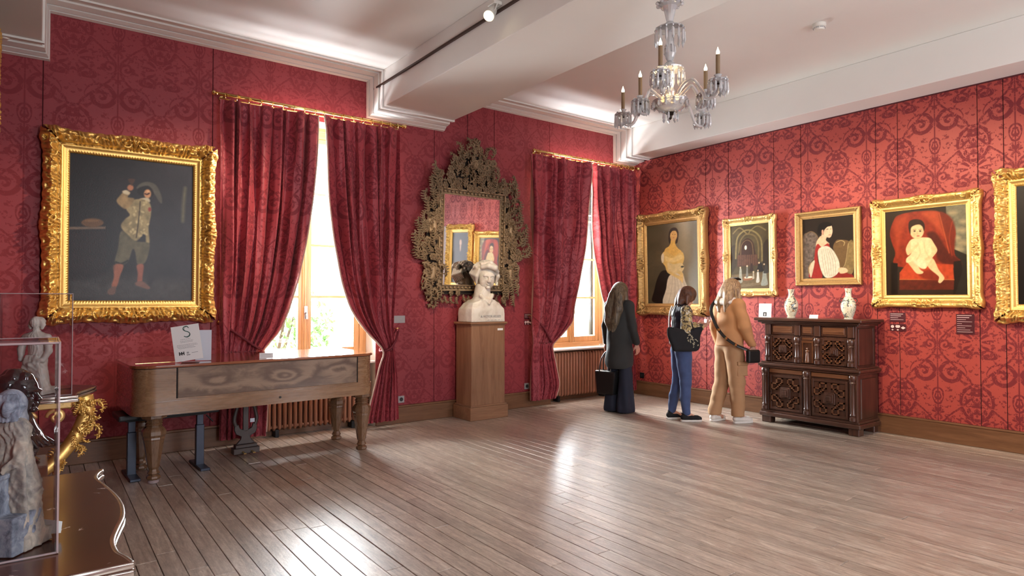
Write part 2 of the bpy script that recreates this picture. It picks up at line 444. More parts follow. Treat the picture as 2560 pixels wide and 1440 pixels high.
M['reveal'] = simple('window_reveal_paint', (0.78, 0.75, 0.70, 1), 0.6, var=0.03)
M['window_wood'] = wood('window_oak', (0.38, 0.19, 0.07, 1), (0.60, 0.34, 0.15, 1), 0.35, 'z', 1.0, coat=0.4)
M['window_wood_h'] = wood('window_oak_rail', (0.38, 0.19, 0.07, 1), (0.60, 0.34, 0.15, 1), 0.35, 'x', 1.0, coat=0.4)
M['radiator'] = simple('bronze_radiator_paint', (0.42, 0.19, 0.115, 1), 0.42, 0.15, var=0.1)
M['black_iron'] = simple('black_iron', (0.012, 0.011, 0.011, 1), 0.5, 0.3)
M['brass'] = simple('polished_brass', (0.78, 0.56, 0.22, 1), 0.22, 1.0, var=0.08, bmp=0.02)
M['chrome'] = simple('chrome', (0.8, 0.8, 0.82, 1), 0.12, 1.0, var=0.02, bmp=0)
M['gap'] = simple('gap_black', (0.006, 0.005, 0.005, 1), 0.9, bmp=0)
M['track'] = simple('track_bronze', (0.05, 0.018, 0.01, 1), 0.5, 0.3)
M['white_plastic'] = simple('white_plastic', (0.80, 0.77, 0.70, 1), 0.35, var=0.02, bmp=0)
M['grey_plastic'] = simple('grey_plastic', (0.36, 0.35, 0.35, 1), 0.4, var=0.03, bmp=0)
M['paper'] = simple('paper_white', (0.86, 0.86, 0.84, 1), 0.6, var=0.01, bmp=0)
M['paper2'] = simple('paper_bluish', (0.70, 0.74, 0.82, 1), 0.6, var=0.01, bmp=0)
M['ink'] = simple('ink_black', (0.02, 0.02, 0.02, 1), 0.6, bmp=0)
M['ink_grey'] = simple('ink_grey', (0.42, 0.42, 0.42, 1), 0.6, bmp=0)
M['ink_green'] = simple('ink_green', (0.03, 0.09, 0.07, 1), 0.6, bmp=0)
M['maroon'] = simple('maroon_card', (0.060, 0.002, 0.008, 1), 0.5, bmp=0)
M['pink_card'] = simple('pink_card', (.80, .42, .45, 1), .5, bmp=0)
M['print_gold'] = simple('pale_gold_print', (.42, .38, .26, 1), .6, bmp=0)
M['print_pink'] = simple('print_pale_pink', (0.82, 0.60, 0.58, 1), 0.6, bmp=0)
def glass_mat(name, tint=(1, 1, 1, 1), rough=0.0, ior=1.45, thin=True):
    m, T, b = new_mat(name, tint, rough)
    if thin:   # thin clear sheet: mostly transparent, a fresnel reflection
        nt = m.node_tree; out = nt.nodes['Material Output']
        tr = T.n('ShaderNodeBsdfTransparent'); tr.inputs[0].default_value = tint
        gl = T.n('ShaderNodeBsdfGlossy'); gl.inputs['Roughness'].default_value = 0.03; gl.inputs['Color'].default_value = (1, 1, 1, 1)
        fr = T.n('ShaderNodeFresnel'); fr.inputs[0].default_value = ior
        mx = T.n('ShaderNodeMixShader'); nt.links.new(fr.outputs[0], mx.inputs[0]); nt.links.new(tr.outputs[0], mx.inputs[1]); nt.links.new(gl.outputs[0], mx.inputs[2])
        nt.links.new(mx.outputs[0], out.inputs['Surface'])
    else:
        b.inputs['Transmission Weight'].default_value = 1.0; b.inputs['IOR'].default_value = ior
    return m
M['pane'] = glass_mat('window_glass', (0.97, 0.99, 0.98, 1))
M['acrylic'] = glass_mat('clear_acrylic', (0.955, 0.955, 0.96, 1), ior=1.35)
M['acrylic_edge'] = simple('acrylic_edge', (0.62, 0.50, 0.50, 1), 0.15, var=0.05, bmp=0, Alpha=0.55)
M['mirror'] = simple('mirror_silver', (0.86, 0.86, 0.86, 1), 0.02, 1.0, var=0.0, bmp=0)
def floor_mat():
    m, T, b = new_mat('worn_oak_planks', (0.3, 0.2, 0.13, 1), 0.36)
    tc = T.n('ShaderNodeTexCoord'); pos = world_co(T); x, y, z = T.sep(pos)
    rnd = T.n('ShaderNodeObjectInfo').outputs['Random']
    v = T.xyz(T.m('ADD', T.m('MULTIPLY', x, 16), T.m('MULTIPLY', rnd, 91)), T.m('ADD', T.m('MULTIPLY', y, 1.1), T.m('MULTIPLY', rnd, 37)), 0.0)
    grain = T.noise(v, 1.8, 7, 0.68, 1.2)
    v2 = T.xyz(T.m('MULTIPLY', x, 34), T.m('MULTIPLY', y, 9), rnd); mott = T.noise(v2, 1.0, 8, 0.82, 0.5)
    big = T.noise(pos, 0.55, 3, 0.5)
    f = T.m('ADD', T.m('MULTIPLY', grain, 0.45), T.m('MULTIPLY', mott, 0.55))
    c = T.ramp(f, [(0.36, (0.15, 0.098, 0.066, 1)), (0.50, (0.42, 0.318, 0.230, 1)), (0.63, (0.70, 0.59, 0.465, 1))])
    shade = T.m('ADD', 0.80, T.m('MULTIPLY', rnd, 0.38)); hs = T.n('ShaderNodeHueSaturation'); T.set(hs.inputs['Color'], c); T.set(hs.inputs['Value'], shade); hs.inputs['Saturation'].default_value = 0.92
    worn = T.mix(T.m('MULTIPLY', big, 0.30), hs.outputs[0], (0.43, 0.385, 0.345, 1))
    T.set(b.inputs['Base Color'], worn)
    T.set(b.inputs['Roughness'], T.m('ADD', 0.16, T.m('MULTIPLY', mott, 0.36)))
    b.inputs['Specular IOR Level'].default_value = 0.9; b.inputs['Coat Weight'].default_value = .35; b.inputs['Coat Roughness'].default_value = .30
    bump(T, b, T.m('ADD', T.m('MULTIPLY', f, 1.0), T.noise(T.xyz(T.m('MULTIPLY', x, 9), T.m('MULTIPLY', y, 9), 0.0), 3.5, 3, 0.6, 1.5)), 0.22, 0.004)
    return m
M['floor'] = floor_mat()
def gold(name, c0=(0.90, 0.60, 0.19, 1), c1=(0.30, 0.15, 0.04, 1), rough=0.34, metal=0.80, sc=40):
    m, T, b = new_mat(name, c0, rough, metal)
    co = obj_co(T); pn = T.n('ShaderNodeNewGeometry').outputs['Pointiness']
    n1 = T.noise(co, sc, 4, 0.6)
    crease = T.m('MULTIPLY', T.m('SUBTRACT', 1.0, T.sstep(pn, 0.42, 0.52)), 0.75)  # concave parts of the relief take the darker tone
    f = T.m('MAXIMUM', crease, T.m('MULTIPLY', T.sstep(n1, 0.56, 0.75), 0.5))
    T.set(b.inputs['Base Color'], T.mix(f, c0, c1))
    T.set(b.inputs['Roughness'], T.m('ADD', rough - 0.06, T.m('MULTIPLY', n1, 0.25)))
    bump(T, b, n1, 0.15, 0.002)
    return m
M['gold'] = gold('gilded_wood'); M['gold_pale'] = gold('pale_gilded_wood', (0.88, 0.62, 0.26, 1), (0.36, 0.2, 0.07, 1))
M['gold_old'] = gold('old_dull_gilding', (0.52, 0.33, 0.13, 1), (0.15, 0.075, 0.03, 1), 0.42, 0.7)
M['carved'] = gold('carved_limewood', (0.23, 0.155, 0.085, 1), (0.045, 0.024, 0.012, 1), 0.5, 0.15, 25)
M['carved_pale'] = gold('carved_limewood_gilt', (0.36, 0.25, 0.14, 1), (0.09, 0.05, 0.025, 1), 0.45, 0.2, 25)  # paler carving tone for mouldings, beads, scrolls and cherub
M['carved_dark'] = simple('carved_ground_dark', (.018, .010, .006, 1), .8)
# ------------------------------------------------------------------ room shell
M['door_dark'] = simple('dark_door', (.012, .014, .018, 1), .35, bmp=0)
M['joint'] = simple('fabric_joint', (.08, .008, .012, 1), .8, bmp=0)
ZC, ZB, ZBL = 3.955, 3.548, 3.535
XL, YB = -7.66, -8.8
W1 = (-5.72, -4.28); W2 = (-1.70, -0.42); WTOP = 3.36
def struct(name, mb, mat, parent=None, **kw):
    o = mb.build(name, mat, parent, **kw)
    if parent is None: o['kind'] = 'structure'
    return o
struct('floor', MB().box(XL - .3, .3, YB - .3, .62, -0.12, -0.022), M['gap'])
FLOOR = bpy.data.objects['floor']
struct('ceiling', MB().box(XL - .3, .3, YB - .3, .35, ZC, ZC + .12), M['plaster'])
wb = MB()
for x0, x1, z0, z1 in [(XL - .3, W1[0], -.1, 4.0), (W1[1], W2[0], -.1, 4.0), (W2[1], .3, -.1, 4.0), (W1[0], W1[1], WTOP, 4.0), (W2[0], W2[1], WTOP, 4.0),
                       (W1[0], W1[1], -.1, .74), (W2[0], W2[1], -.1, .74)]:
    y0 = .19 if z1 == .74 else 0.0
    wb.box(x0, x1, y0, .42, z0, z1)
WALLB = struct('wall_back', wb, M['reveal'])
struct('trim_8', MB().box(XL, W1[0], -.0012, 0, .1, ZC).box(W1[1], W2[0], -.0012, 0, .1, ZC).box(W2[1], 0, -.0012, 0, .1, ZC), M['joint'])
WALLR = struct('wall_right', MB().box(0, .3, YB - .3, -0.0, -.1, ZB), M['gap'])
struct('wall_left', MB().box(XL - .3, XL, YB, 0.0, -.1, 4.0), M['damask'])
struct('wall_front', MB().box(XL - .3, .3, YB - .3, YB, -.1, 4.0), M['damask'])
# fabric wall panels, joints between them
def panel_b(x0, x1, z0, z1): return MB().box(x0 + .003, x1 - .003, -0.010, 0.0, z0, z1).build('fabric_panel', M['damask_shaded'], WALLB, bevel=.003)
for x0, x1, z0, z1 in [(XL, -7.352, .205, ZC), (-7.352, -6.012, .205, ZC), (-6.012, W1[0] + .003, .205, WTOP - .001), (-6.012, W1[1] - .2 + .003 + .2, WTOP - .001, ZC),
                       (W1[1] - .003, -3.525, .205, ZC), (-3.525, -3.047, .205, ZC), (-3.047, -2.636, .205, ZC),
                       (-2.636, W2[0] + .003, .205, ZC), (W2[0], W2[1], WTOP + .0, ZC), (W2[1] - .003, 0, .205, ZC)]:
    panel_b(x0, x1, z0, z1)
ys = [0, -1.334, -1.695, -2.344, -2.697, -3.55, -3.772, -4.493, -4.702, -5.62, -6.3, -7.1, -7.9, -8.8]
for a, b in zip(ys[:-1], ys[1:]):
    MB().box(-0.010, 0.0, b + .003, a - .003, .205, ZB - .002).build('fabric_panel', M['damask'], WALLR, bevel=.003)
# picture wires / rods over the fabric joints
# ceiling beams
struct('ceiling_beam', MB().box(-4.353, -3.458, YB, -.012, ZB, ZC), M['plaster'], bevel=.008, seg=2)
struct('ceiling_beam', MB().box(XL, -7.36, YB, -.012, ZBL, ZC), M['plaster'], bevel=.008, seg=2)
struct('ceiling_beam', MB().box(-.40, 0, YB, -.012, ZB, ZC), M['plaster'], bevel=.008, seg=2)
# plaster cornice wrapped around ceiling and beams next to the window wall
path = [(XL, ZBL, 0), (-7.36, ZBL, 1), (-7.36, ZC, 1), (-4.353, ZC, -1), (-4.353, ZB, -1), (-3.458, ZB, 1), (-3.458, ZC, 1), (-.40, ZC, -1), (-.40, ZB, -1), (0, ZB, 0)]
def cornice(name, y0, y1, t0, t1):
    mb = MB()
    for i in range(len(path) - 1):
        a, b = path[i], path[i + 1]
        vs = []
        for yy, t in ((y0, t0), (y1, t1)):
            for p in (a, b):
                vs.append((p[0], yy, p[1])); 
            for p in (b, a):
                vs.append((p[0] + p[2] * t, yy, p[1] - t))
        mb.add(vs, [(0, 1, 2, 3), (7, 6, 5, 4), (3, 2, 6, 7), (0, 4, 5, 1), (0, 3, 7, 4), (1, 5, 6, 2)])
    return struct(name, mb, M['plaster'], fix=True)
for k, (y0, y1, t0, t1) in enumerate([(-.012, -.06, .055, .05), (-.06, -.075, .03, .03), (-.075, -.13, .045, .03), (-.13, -.15, .012, .012), (-.15, -.235, .026, .016), (-.30, -.345, .012, .016)]):
    cornice('trim_%d' % (k + 1), y0, y1, t0, t1)
struct('trim_7', MB().box(-4.374, -4.353, YB, -.1, 3.786, 3.806), M['track'])
struct('trim_11', MB().box(-.020, 0, YB, -.0, ZB - .012, ZB - .0002), M['joint'])
for k_, (x0_, x1_, z_) in enumerate([(XL, -7.36, ZBL), (-7.36, -4.353, ZC), (-4.353, -3.458, ZB), (-3.458, -.40, ZC), (-.40, 0, ZB)]): struct('trim_%d' % (12 + k_), MB().box(x0_, x1_, -.0125, 0, z_ - .014, z_ - .0002), M['joint'])
# skirting boards
for name, x0, x1 in (('baseboard_back', XL, W1[0]), ('baseboard_back', W1[1], W2[0]), ('baseboard_back', W2[1], 0)):
    struct(name, MB().box(x0, x1, -.032, 0, 0, .185).box(x0, x1, -.038, 0, .185, .205), M['skirting'], bevel=.004)
struct('baseboard_right', MB().box(-.032, 0, YB, -.032, 0, .185).box(-.038, 0, YB, -.032, .185, .205), M['skirting_y'], bevel=.004)
struct('baseboard_left', MB().box(XL, XL + .032, YB, -.032, 0, .2), M['skirting_y'], bevel=.004)

# floor boards: each board in view is a part
pm = MB(); e = .0012
pm.add([(-.5, -.5, 0), (.5, -.5, 0), (.5, .5, 0), (-.5, .5, 0), (-.5, -.5, .85), (.5, -.5, .85), (.5, .5, .85), (-.5, .5, .85),
        (-.485, -.499, 1), (.485, -.499, 1), (.485, .499, 1), (-.485, .499, 1)],
       [(3, 2, 1, 0), (0, 1, 5, 4), (1, 2, 6, 5), (2, 3, 7, 6), (3, 0, 4, 7), (4, 5, 9, 8), (5, 6, 10, 9), (6, 7, 11, 10), (7, 4, 8, 11), (8, 9, 10, 11)])
plank_me = pm.mesh('floor_plank'); plank_me.materials.append(M['floor'])
rest = MB(); rnd = random.Random(3); nrow = 73; pw = -XL / nrow; npl = 0
for r in range(nrow):
    xc = XL + pw * (r + .5); y = .19 if (W1[0] < xc < W1[1] or W2[0] < xc < W2[1]) else 0.0; y -= 0.0
    first = True
    while y > YB + .05:
        L = rnd.uniform(1.5, 3.0) if not first else rnd.uniform(.5, 2.8); first = False
        y1 = max(y - L, YB)
        lim = -2.4 - .756 * (xc + 7.5) - .25
        dz = rnd.uniform(-.0012, .0006)
        if y > lim and npl < 298:
            o = link_mesh('floor_plank', plank_me, None, FLOOR, (xc, (y + y1) / 2, -.022 + dz), (0, rnd.uniform(-.006, .006), 0))
            o.scale = (pw - rnd.choice([.0022, .003, .0028, .0055]), (y - y1) - .003, .022); npl += 1
        else: rest.box(xc - pw/2 + .0015, xc + pw/2 - .0015, y1 + .0015, y - .0015, -.022, dz)
        y = y1
o = rest.build('floor_planks_behind', M['floor'], FLOOR); o['kind'] = 'stuff'

# windows
def window(n, x0, x1):
    root = bpy.data.objects.new('window_%d' % n, None); COL.objects.link(root); root['kind'] = 'structure'
    yf0, yf1 = .27, .34
    wv, wh = M['window_wood'], M['window_wood_h']
    xc = (x0 + x1) / 2; zb, zt = .76, WTOP
    MB().box(x0, x0 + .08, yf0 - .01, yf1 + .03, zb, zt).build('jamb', wv, root, bevel=.004)
    MB().box(x1 - .08, x1, yf0 - .01, yf1 + .03, zb, zt).build('jamb', wv, root, bevel=.004)
    MB().box(x0 + .08, x1 - .08, yf0 - .01, yf1 + .03, zt - .12, zt).box(x0 + .08, x1 - .08, yf0 - .022, yf0 - .01, zt - .05, zt - .03).build('head_rail', wh, root, bevel=.004)
    MB().box(x0 + .08, x1 - .08, yf0 - .02, yf1 + .03, zb - .02, zb + .05).build('bottom_rail', wh, root, bevel=.004)
    rows = 4; z0, z1 = .89, 3.19
    for sgn in (-1, 1):
        a, b = (x0 + .08, xc - .005) if sgn < 0 else (xc + .005, x1 - .08)
        s = .068
        f = MB().box(a, a + s, yf0, yf1, zb + .05, zt - .12).box(b - s, b, yf0, yf1, zb + .05, zt - .12)
        f.box(a + s, b - s, yf0, yf1, zb + .05, z0).box(a + s, b - s, yf0, yf1, z1, zt - .12)
        cf = f.build('casement', wv, root, bevel=.005)
        for k in range(1, rows):
            z = z0 + (z1 - z0) * k / rows; MB().box(a + s, b - s, yf0 + .01, yf1 - .01, z - .013, z + .013).build('glazing_bar', wh, cf)
        for k in range(rows):
            za = z0 + (z1 - z0) * k / rows; zb2 = z0 + (z1 - z0) * (k + 1) / rows
            MB().box(a + s - .004, b - s + .004, .303, .307, za + .011, zb2 - .011).build('pane', M['pane'], cf)
    MB().box(xc - .03, xc + .03, yf0 - .022, yf0, zb + .05, zt - .12).box(xc - .014, xc + .014, yf0 - .032, yf0 - .022, zb + .05, zt - .12).build('astragal', wv, root, bevel=.006)
    MB().box(xc - .018, xc + .018, yf0 - .045, yf0 - .03, 1.22, 1.36).tube([(xc, yf0 - .045, 1.29), (xc, yf0 - .075, 1.29), (xc + .005, yf0 - .08, 1.22)], .010, 8).build('espagnolette_handle', M['chrome'], root, smooth=False, bevel=.002)
    MB().box(x0, x1, .0, .30, .715, .742).build('window_sill', M['reveal'], root, bevel=.006)
    return root
window(1, *W1); window(2, *W2)

# cast column radiators in the niches
for k_, (x0_, x1_) in enumerate((W1, W2)): struct('trim_%d' % (9 + k_), MB().box(x0_, x1_, .165, .19, 0, .71), M['skirting'])
def radiator(label, x0, x1):
    root = thing('radiator', label, 'radiator', ((x0 + x1) / 2, .09, 0), group=None)
    n = int(round((x1 - x0) / .055)); w = (x1 - x0) / n; c = MB()
    c.tube([(0, 0, .065), (0, 0, .095), (0, 0, .655), (0, 0, .69)], [.012, .022, .022, .012], 10, flat=2.3, up=(0, 1, 0))
    cm = c.mesh('radiator_column', True); cm.materials.append(M['radiator'])
    for i in range(n):
        link_mesh('radiator_column', cm, None, root, (x0 - root.location.x + w * (i + .5), 0, 0))
    hw = (x1 - x0) / 2
    for z_ in (.10, .66): MB().tube([(-hw, 0, z_), (hw, 0, z_)], .018, 8).build('header_pipe', M['radiator'], root, smooth=True)
    for sx in (-.8, .8): MB().box(sx*hw - .02, sx*hw + .02, -.05, .05, 0, .08).build('foot', M['black_iron'], root, bevel=.004)
    return root
radiator('bronze painted column radiator under the left window behind the square piano', -5.46, -4.42)
radiator('bronze painted column radiator under the far right window beside the dark coat', -1.60, -.50)

# sockets
def socket(x, y, z, side, label):
    t = thing('wall_socket', label, 'socket', (x, y, z)); 
    if side == 'b':
        MB().box(-.04, .04, -.012, 0, -.04, .04).build('cover_plate', M['grey_plastic'], t, bevel=.003)
        MB().cyl((0, -.0125, 0), (0, -.014, 0), .023, n=16).build('socket_well', M['ink'], t)
    else:
        MB().box(-.012, 0, -.04, .04, -.04, .04).build('cover_plate', M['black_iron'], t, bevel=.003)
        MB().cyl((-.0125, 0, 0), (-.014, 0, 0), .023, n=16).build('socket_well', M['ink'], t)
socket(-3.964, -.010, .274, 'b', 'grey wall socket low beside the left window curtain')
socket(-2.108, -.010, .278, 'b', 'grey wall socket low between wooden pedestal and right curtain')
socket(-.010, -.175, .29, 'r', 'dark wall socket in the far corner above the skirting')
# smoke detector
t = thing('smoke_detector', 'round cream smoke detector on the ceiling right of the chandelier', 'smoke detector', (-1.66, -3.79, ZC))
MB().lathe([(.058, 0), (.060, -.012), (.056, -.030), (.050, -.034)], 24).build('base', M['white_plastic'], t, auto=True)
MB().lathe([(.046, -.034), (.047, -.046), (.040, -.058), (.020, -.062)], 24).build('sensor_cap', M['white_plastic'], t, auto=True)
for k in range(8):
    a = 2 * PI * k / 8 + .2; MB().box(-.014, .014, -.002, .002, -.004, .004).build('vent_slot', M['ink_grey'], t, loc=(math.cos(a)*.0475, math.sin(a)*.0475, -.041), rot=(0, 0, a + PI/2))
t = thing('ceiling_sensor', 'small white round sensor under the left ceiling beam', 'sensor', (-7.60, -.28, ZBL))
MB().lathe([(.030, 0), (.030, -.012), (.022, -.022), (.001, -.024)], 20).build('sensor_body', M['white_plastic'], t, auto=True)
# track spotlight seen at the top edge
def emis(name, col, st):
    m = bpy.data.materials.new(name); m.use_nodes = True; b = m.node_tree.nodes['Principled BSDF']
    b.inputs['Base Color'].default_value = col; b.inputs['Emission Color'].default_value = col; b.inputs['Emission Strength'].default_value = st; return m
M['lamp_face'] = emis('spotlight_glow', (1, .88, .55, 1), 14)
t = thing('track_spotlight', 'cream track spotlight glowing beside the dark ceiling track', 'spotlight', (-4.40, -2.52, 3.79))
MB().cyl((0, 0, .0), (-.0, 0, .06), .014, n=10).box(-.035, .045, -.05, .05, .045, .075).build('track_adapter', M['white_plastic'], t, bevel=.004)
dv = Vector((-.55, -.35, -.62)).normalized(); a0 = Vector((-.03, 0, -.02)); 
MB().tube([a0 - dv * .06, a0 + dv * .07], [.034, .046], 18).build('lamp_can', M['white_plastic'], t, smooth=False)
MB().tube([a0 + dv * .0705, a0 + dv * .073], [.040, .040], 18).build('lamp_lens', M['lamp_face'], t)
for s_ in (-1, 1): MB().tube([(0, .045*s_, .05), (-.03, .05*s_, -.02)], .006, 6).build('yoke_arm', M['white_plastic'], t)

struct('door_1', MB().box(-.018, -.0101, -6.95, -5.85, 0, 2.55), M['door_dark'])
struct('trim_18', MB().box(-.03, -.0101, -5.85, -5.77, 0, 2.63).box(-.03, -.0101, -7.03, -6.95, 0, 2.63).box(-.03, -.0101, -6.95, -5.85, 2.55, 2.63), M['skirting_y'])
# garden outside the windows
M['gravel'] = simple('pale_gravel', (.55, .52, .45, 1), .9, var=.2, scale=6)
M['leaf_out'] = simple('garden_leaf', (.13, .26, .06, 1), .6, var=.5, scale=3, bmp=0)
M['trunk'] = simple('bark', (.09, .06, .04, 1), .9, var=.3)
gr = MB().box(-30, 30, .45, 40, -.6, -.3).build('garden_ground', M['gravel']); gr['kind'] = 'structure'
def bush(x, y, h, w, label, seed):
    t = thing('bush', label, 'bush', (x, y, -.3)); rr = random.Random(seed); mb = MB()
    for k in range(1400):
        a = rr.uniform(0, 2*PI); u = rr.uniform(-1, 1); q = rr.uniform(.75, 1.02); lump = 1 + .18 * math.sin(3*a + seed) + .12 * math.sin(7*a + 5*u)
        c = Vector((math.cos(a) * math.sqrt(1-u*u) * w * q * lump, math.sin(a) * math.sqrt(1-u*u) * w * q * lump, h * (.55 + .45 * u * q)))
        d = Vector((rr.gauss(0, 1), rr.gauss(0, 1), rr.gauss(0, 1))).normalized(); e1 = d.orthogonal().normalized(); L = rr.uniform(.05, .10)
        mb.add([c - e1 * L, c + d * L * .4, c + e1 * L, c - d * L * .4], [(0, 1, 2, 3)])
    o = mb.build('foliage', M['leaf_out'], t, fix=False); o['kind'] = 'stuff'
    for k in range(4):
        a = k * 1.7; MB().tube([(0, 0, 0), (math.cos(a)*w*.3, math.sin(a)*w*.3, h*.4), (math.cos(a)*w*.5, math.sin(a)*w*.5, h*.75)], [.04, .03, .012], 6).build('stem', M['trunk'], t)
bush(-3.9, 5.6, 2.2, 1.1, 'overexposed green bush in the garden behind the left window', 1)
bush(-5.3, 8.5, 3.2, 1.5, 'tall pale bush further off behind the left window', 2)
bush(1.9, 6.2, 1.9, 1.0, 'overexposed low bush outside the right window', 3)
# ------------------------------------------------------------------ paintings: canvases coloured point by point on a fine grid
def vn(x, y, seed=0):
    """smooth value noise on numpy arrays"""
    xi, yi = np.floor(x).astype(np.int64), np.floor(y).astype(np.int64); fx, fy = x - xi, y - yi
    fx = fx*fx*(3-2*fx); fy = fy*fy*(3-2*fy)
    def h(a, b):
        n = (a * 374761393 + b * 668265263 + seed * 982451653) & 0x7fffffff; n = ((n ^ (n >> 13)) * 1274126177) & 0x7fffffff
        return ((n ^ (n >> 16)) & 0xffff) / 65535.0
    return (h(xi, yi)*(1-fx) + h(xi+1, yi)*fx)*(1-fy) + (h(xi, yi+1)*(1-fx) + h(xi+1, yi+1)*fx)*fy
def fbm(x, y, o=4, seed=0):
    return sum(vn(x * 2**i, y * 2**i, seed + i) / 2**(i+1) for i in range(o)) / (1 - 0.5**o)
class Canvas:
    def __init__(s, quad, nx, ny, base):
        s.q = np.array(quad, float); s.nx, s.ny = nx, ny
        u, v = np.meshgrid(np.linspace(0, 1, nx), np.linspace(0, 1, ny)); s.u, s.v = u, v   # v: 0 top
        s.asp = (s.q[3][1] - s.q[0][1]) / (s.q[1][0] - s.q[0][0])
        s.C = np.zeros((ny, nx, 3)) + np.array(base, float)
    def inv(s, pts):
        P = np.array(pts, float)[:, :2]; a, b, c, d = s.q; uv = np.full((len(P), 2), .5)
        for _ in range(12):
            u, v = uv[:, :1], uv[:, 1:]
            F = a*(1-u)*(1-v) + b*u*(1-v) + c*u*v + d*(1-u)*v - P
            du = (b-a)*(1-v) + (c-d)*v; dv = (d-a)*(1-u) + (c-b)*u
            det = du[:, 0]*dv[:, 1] - du[:, 1]*dv[:, 0]
            uv[:, 0] -= (F[:, 0]*dv[:, 1] - F[:, 1]*dv[:, 0]) / det; uv[:, 1] -= (du[:, 0]*F[:, 1] - du[:, 1]*F[:, 0]) / det
        return uv
    def _dist(s, P, closed=True):
        m = len(P); X, Y = s.u, s.v * s.asp; D = np.full(X.shape, 9.0); ins = np.zeros(X.shape, bool)
        for i in range(m if closed else m - 1):
            x0, y0 = P[i][0], P[i][1]*s.asp; x1, y1 = P[(i+1) % m][0], P[(i+1) % m][1]*s.asp
            dx, dy = x1-x0, y1-y0; t = np.clip(((X-x0)*dx + (Y-y0)*dy) / (dx*dx+dy*dy+1e-12), 0, 1)
            D = np.minimum(D, np.hypot(X-x0-t*dx, Y-y0-t*dy))
            if closed and abs(dy) > 1e-9: ins ^= ((y0 > Y) != (y1 > Y)) & (X < dx*(Y-y0)/dy + x0)
        return np.where(ins, -D, D)
    def _blend(s, m, col, var, seed):
        col = np.array(col, float); n = (fbm(s.u*26, s.v*26*s.asp, 3, seed) - .5)[..., None] * 2 * var
        s.C = s.C*(1-m[..., None]) + np.clip(col*(1+n), 0, 255)*m[..., None]
    def poly(s, pts, col, soft=.012, smooth=True, var=.15, a=1.0):
        if smooth: pts = [(p.x, p.y) for p in crom([(x, y, 0) for x, y in pts], 5, True)]
        D = s._dist(s.inv(pts)); m = np.clip(.5 - D/soft, 0, 1) * a; s._blend(m, col, var*.6, int(abs(pts[0][0]))); return s
    def ell(s, cx, cy, rx, ry, col, soft=.012, rot=0, **k):
        c, q = math.cos(rot), math.sin(rot)
        return s.poly([(cx + rx*math.cos(t)*c - ry*math.sin(t)*q, cy + rx*math.cos(t)*q + ry*math.sin(t)*c) for t in np.linspace(0, 2*PI, 14)[:-1]], col, soft, **k)
    def line(s, pts, w, col, soft=.01, a=1.0, var=.1):
        pts = [(p.x, p.y) for p in crom([(x, y, 0) for x, y in pts], 5)] if len(pts) > 2 else pts
        D = s._dist(s.inv(pts), False) - w; s._blend(np.clip(.5 - D/soft, 0, 1)*a, col, var, int(abs(pts[0][0]))); return s
    def wash(s, fn): s.C = np.clip(fn(s.u, s.v, s.C), 0, 255); return s
    def build(s, w, h, parent, z0, name='canvas'):
        u, v = s.u, s.v; C = s.C * (1 + .05*(fbm(u*60, v*60*s.asp, 2, 5)-.5))[..., None]
        X = (u - .5)*w; Z = z0 + (1 - v)*h; V = np.stack([X, np.zeros_like(X), Z], -1)
        F = grid_faces(s.ny, s.nx)[:, ::-1]; me = np_mesh(name, V, F, False)
        L = np.clip(C/255*.90, 0, 1); L = np.where(L <= .04045, L/12.92, ((L+.055)/1.055)**2.4)
        ca = me.color_attributes.new('paint', 'FLOAT_COLOR', 'POINT'); A = np.ones((s.ny*s.nx, 4), np.float32); A[:, :3] = L.reshape(-1, 3); ca.data.foreach_set('color', A.ravel())
        return link_mesh(name, me, M['canvas'], parent)
m, T, b = new_mat('oil_paint', rough=.34); at = T.n('ShaderNodeVertexColor'); at.layer_name = 'paint'; T.nt.links.new(at.outputs[0], b.inputs['Base Color'])
bump(T, b, T.noise(obj_co(T), 90, 3), .25, .002); b.inputs['Specular IOR Level'].default_value = .32; M['canvas'] = m

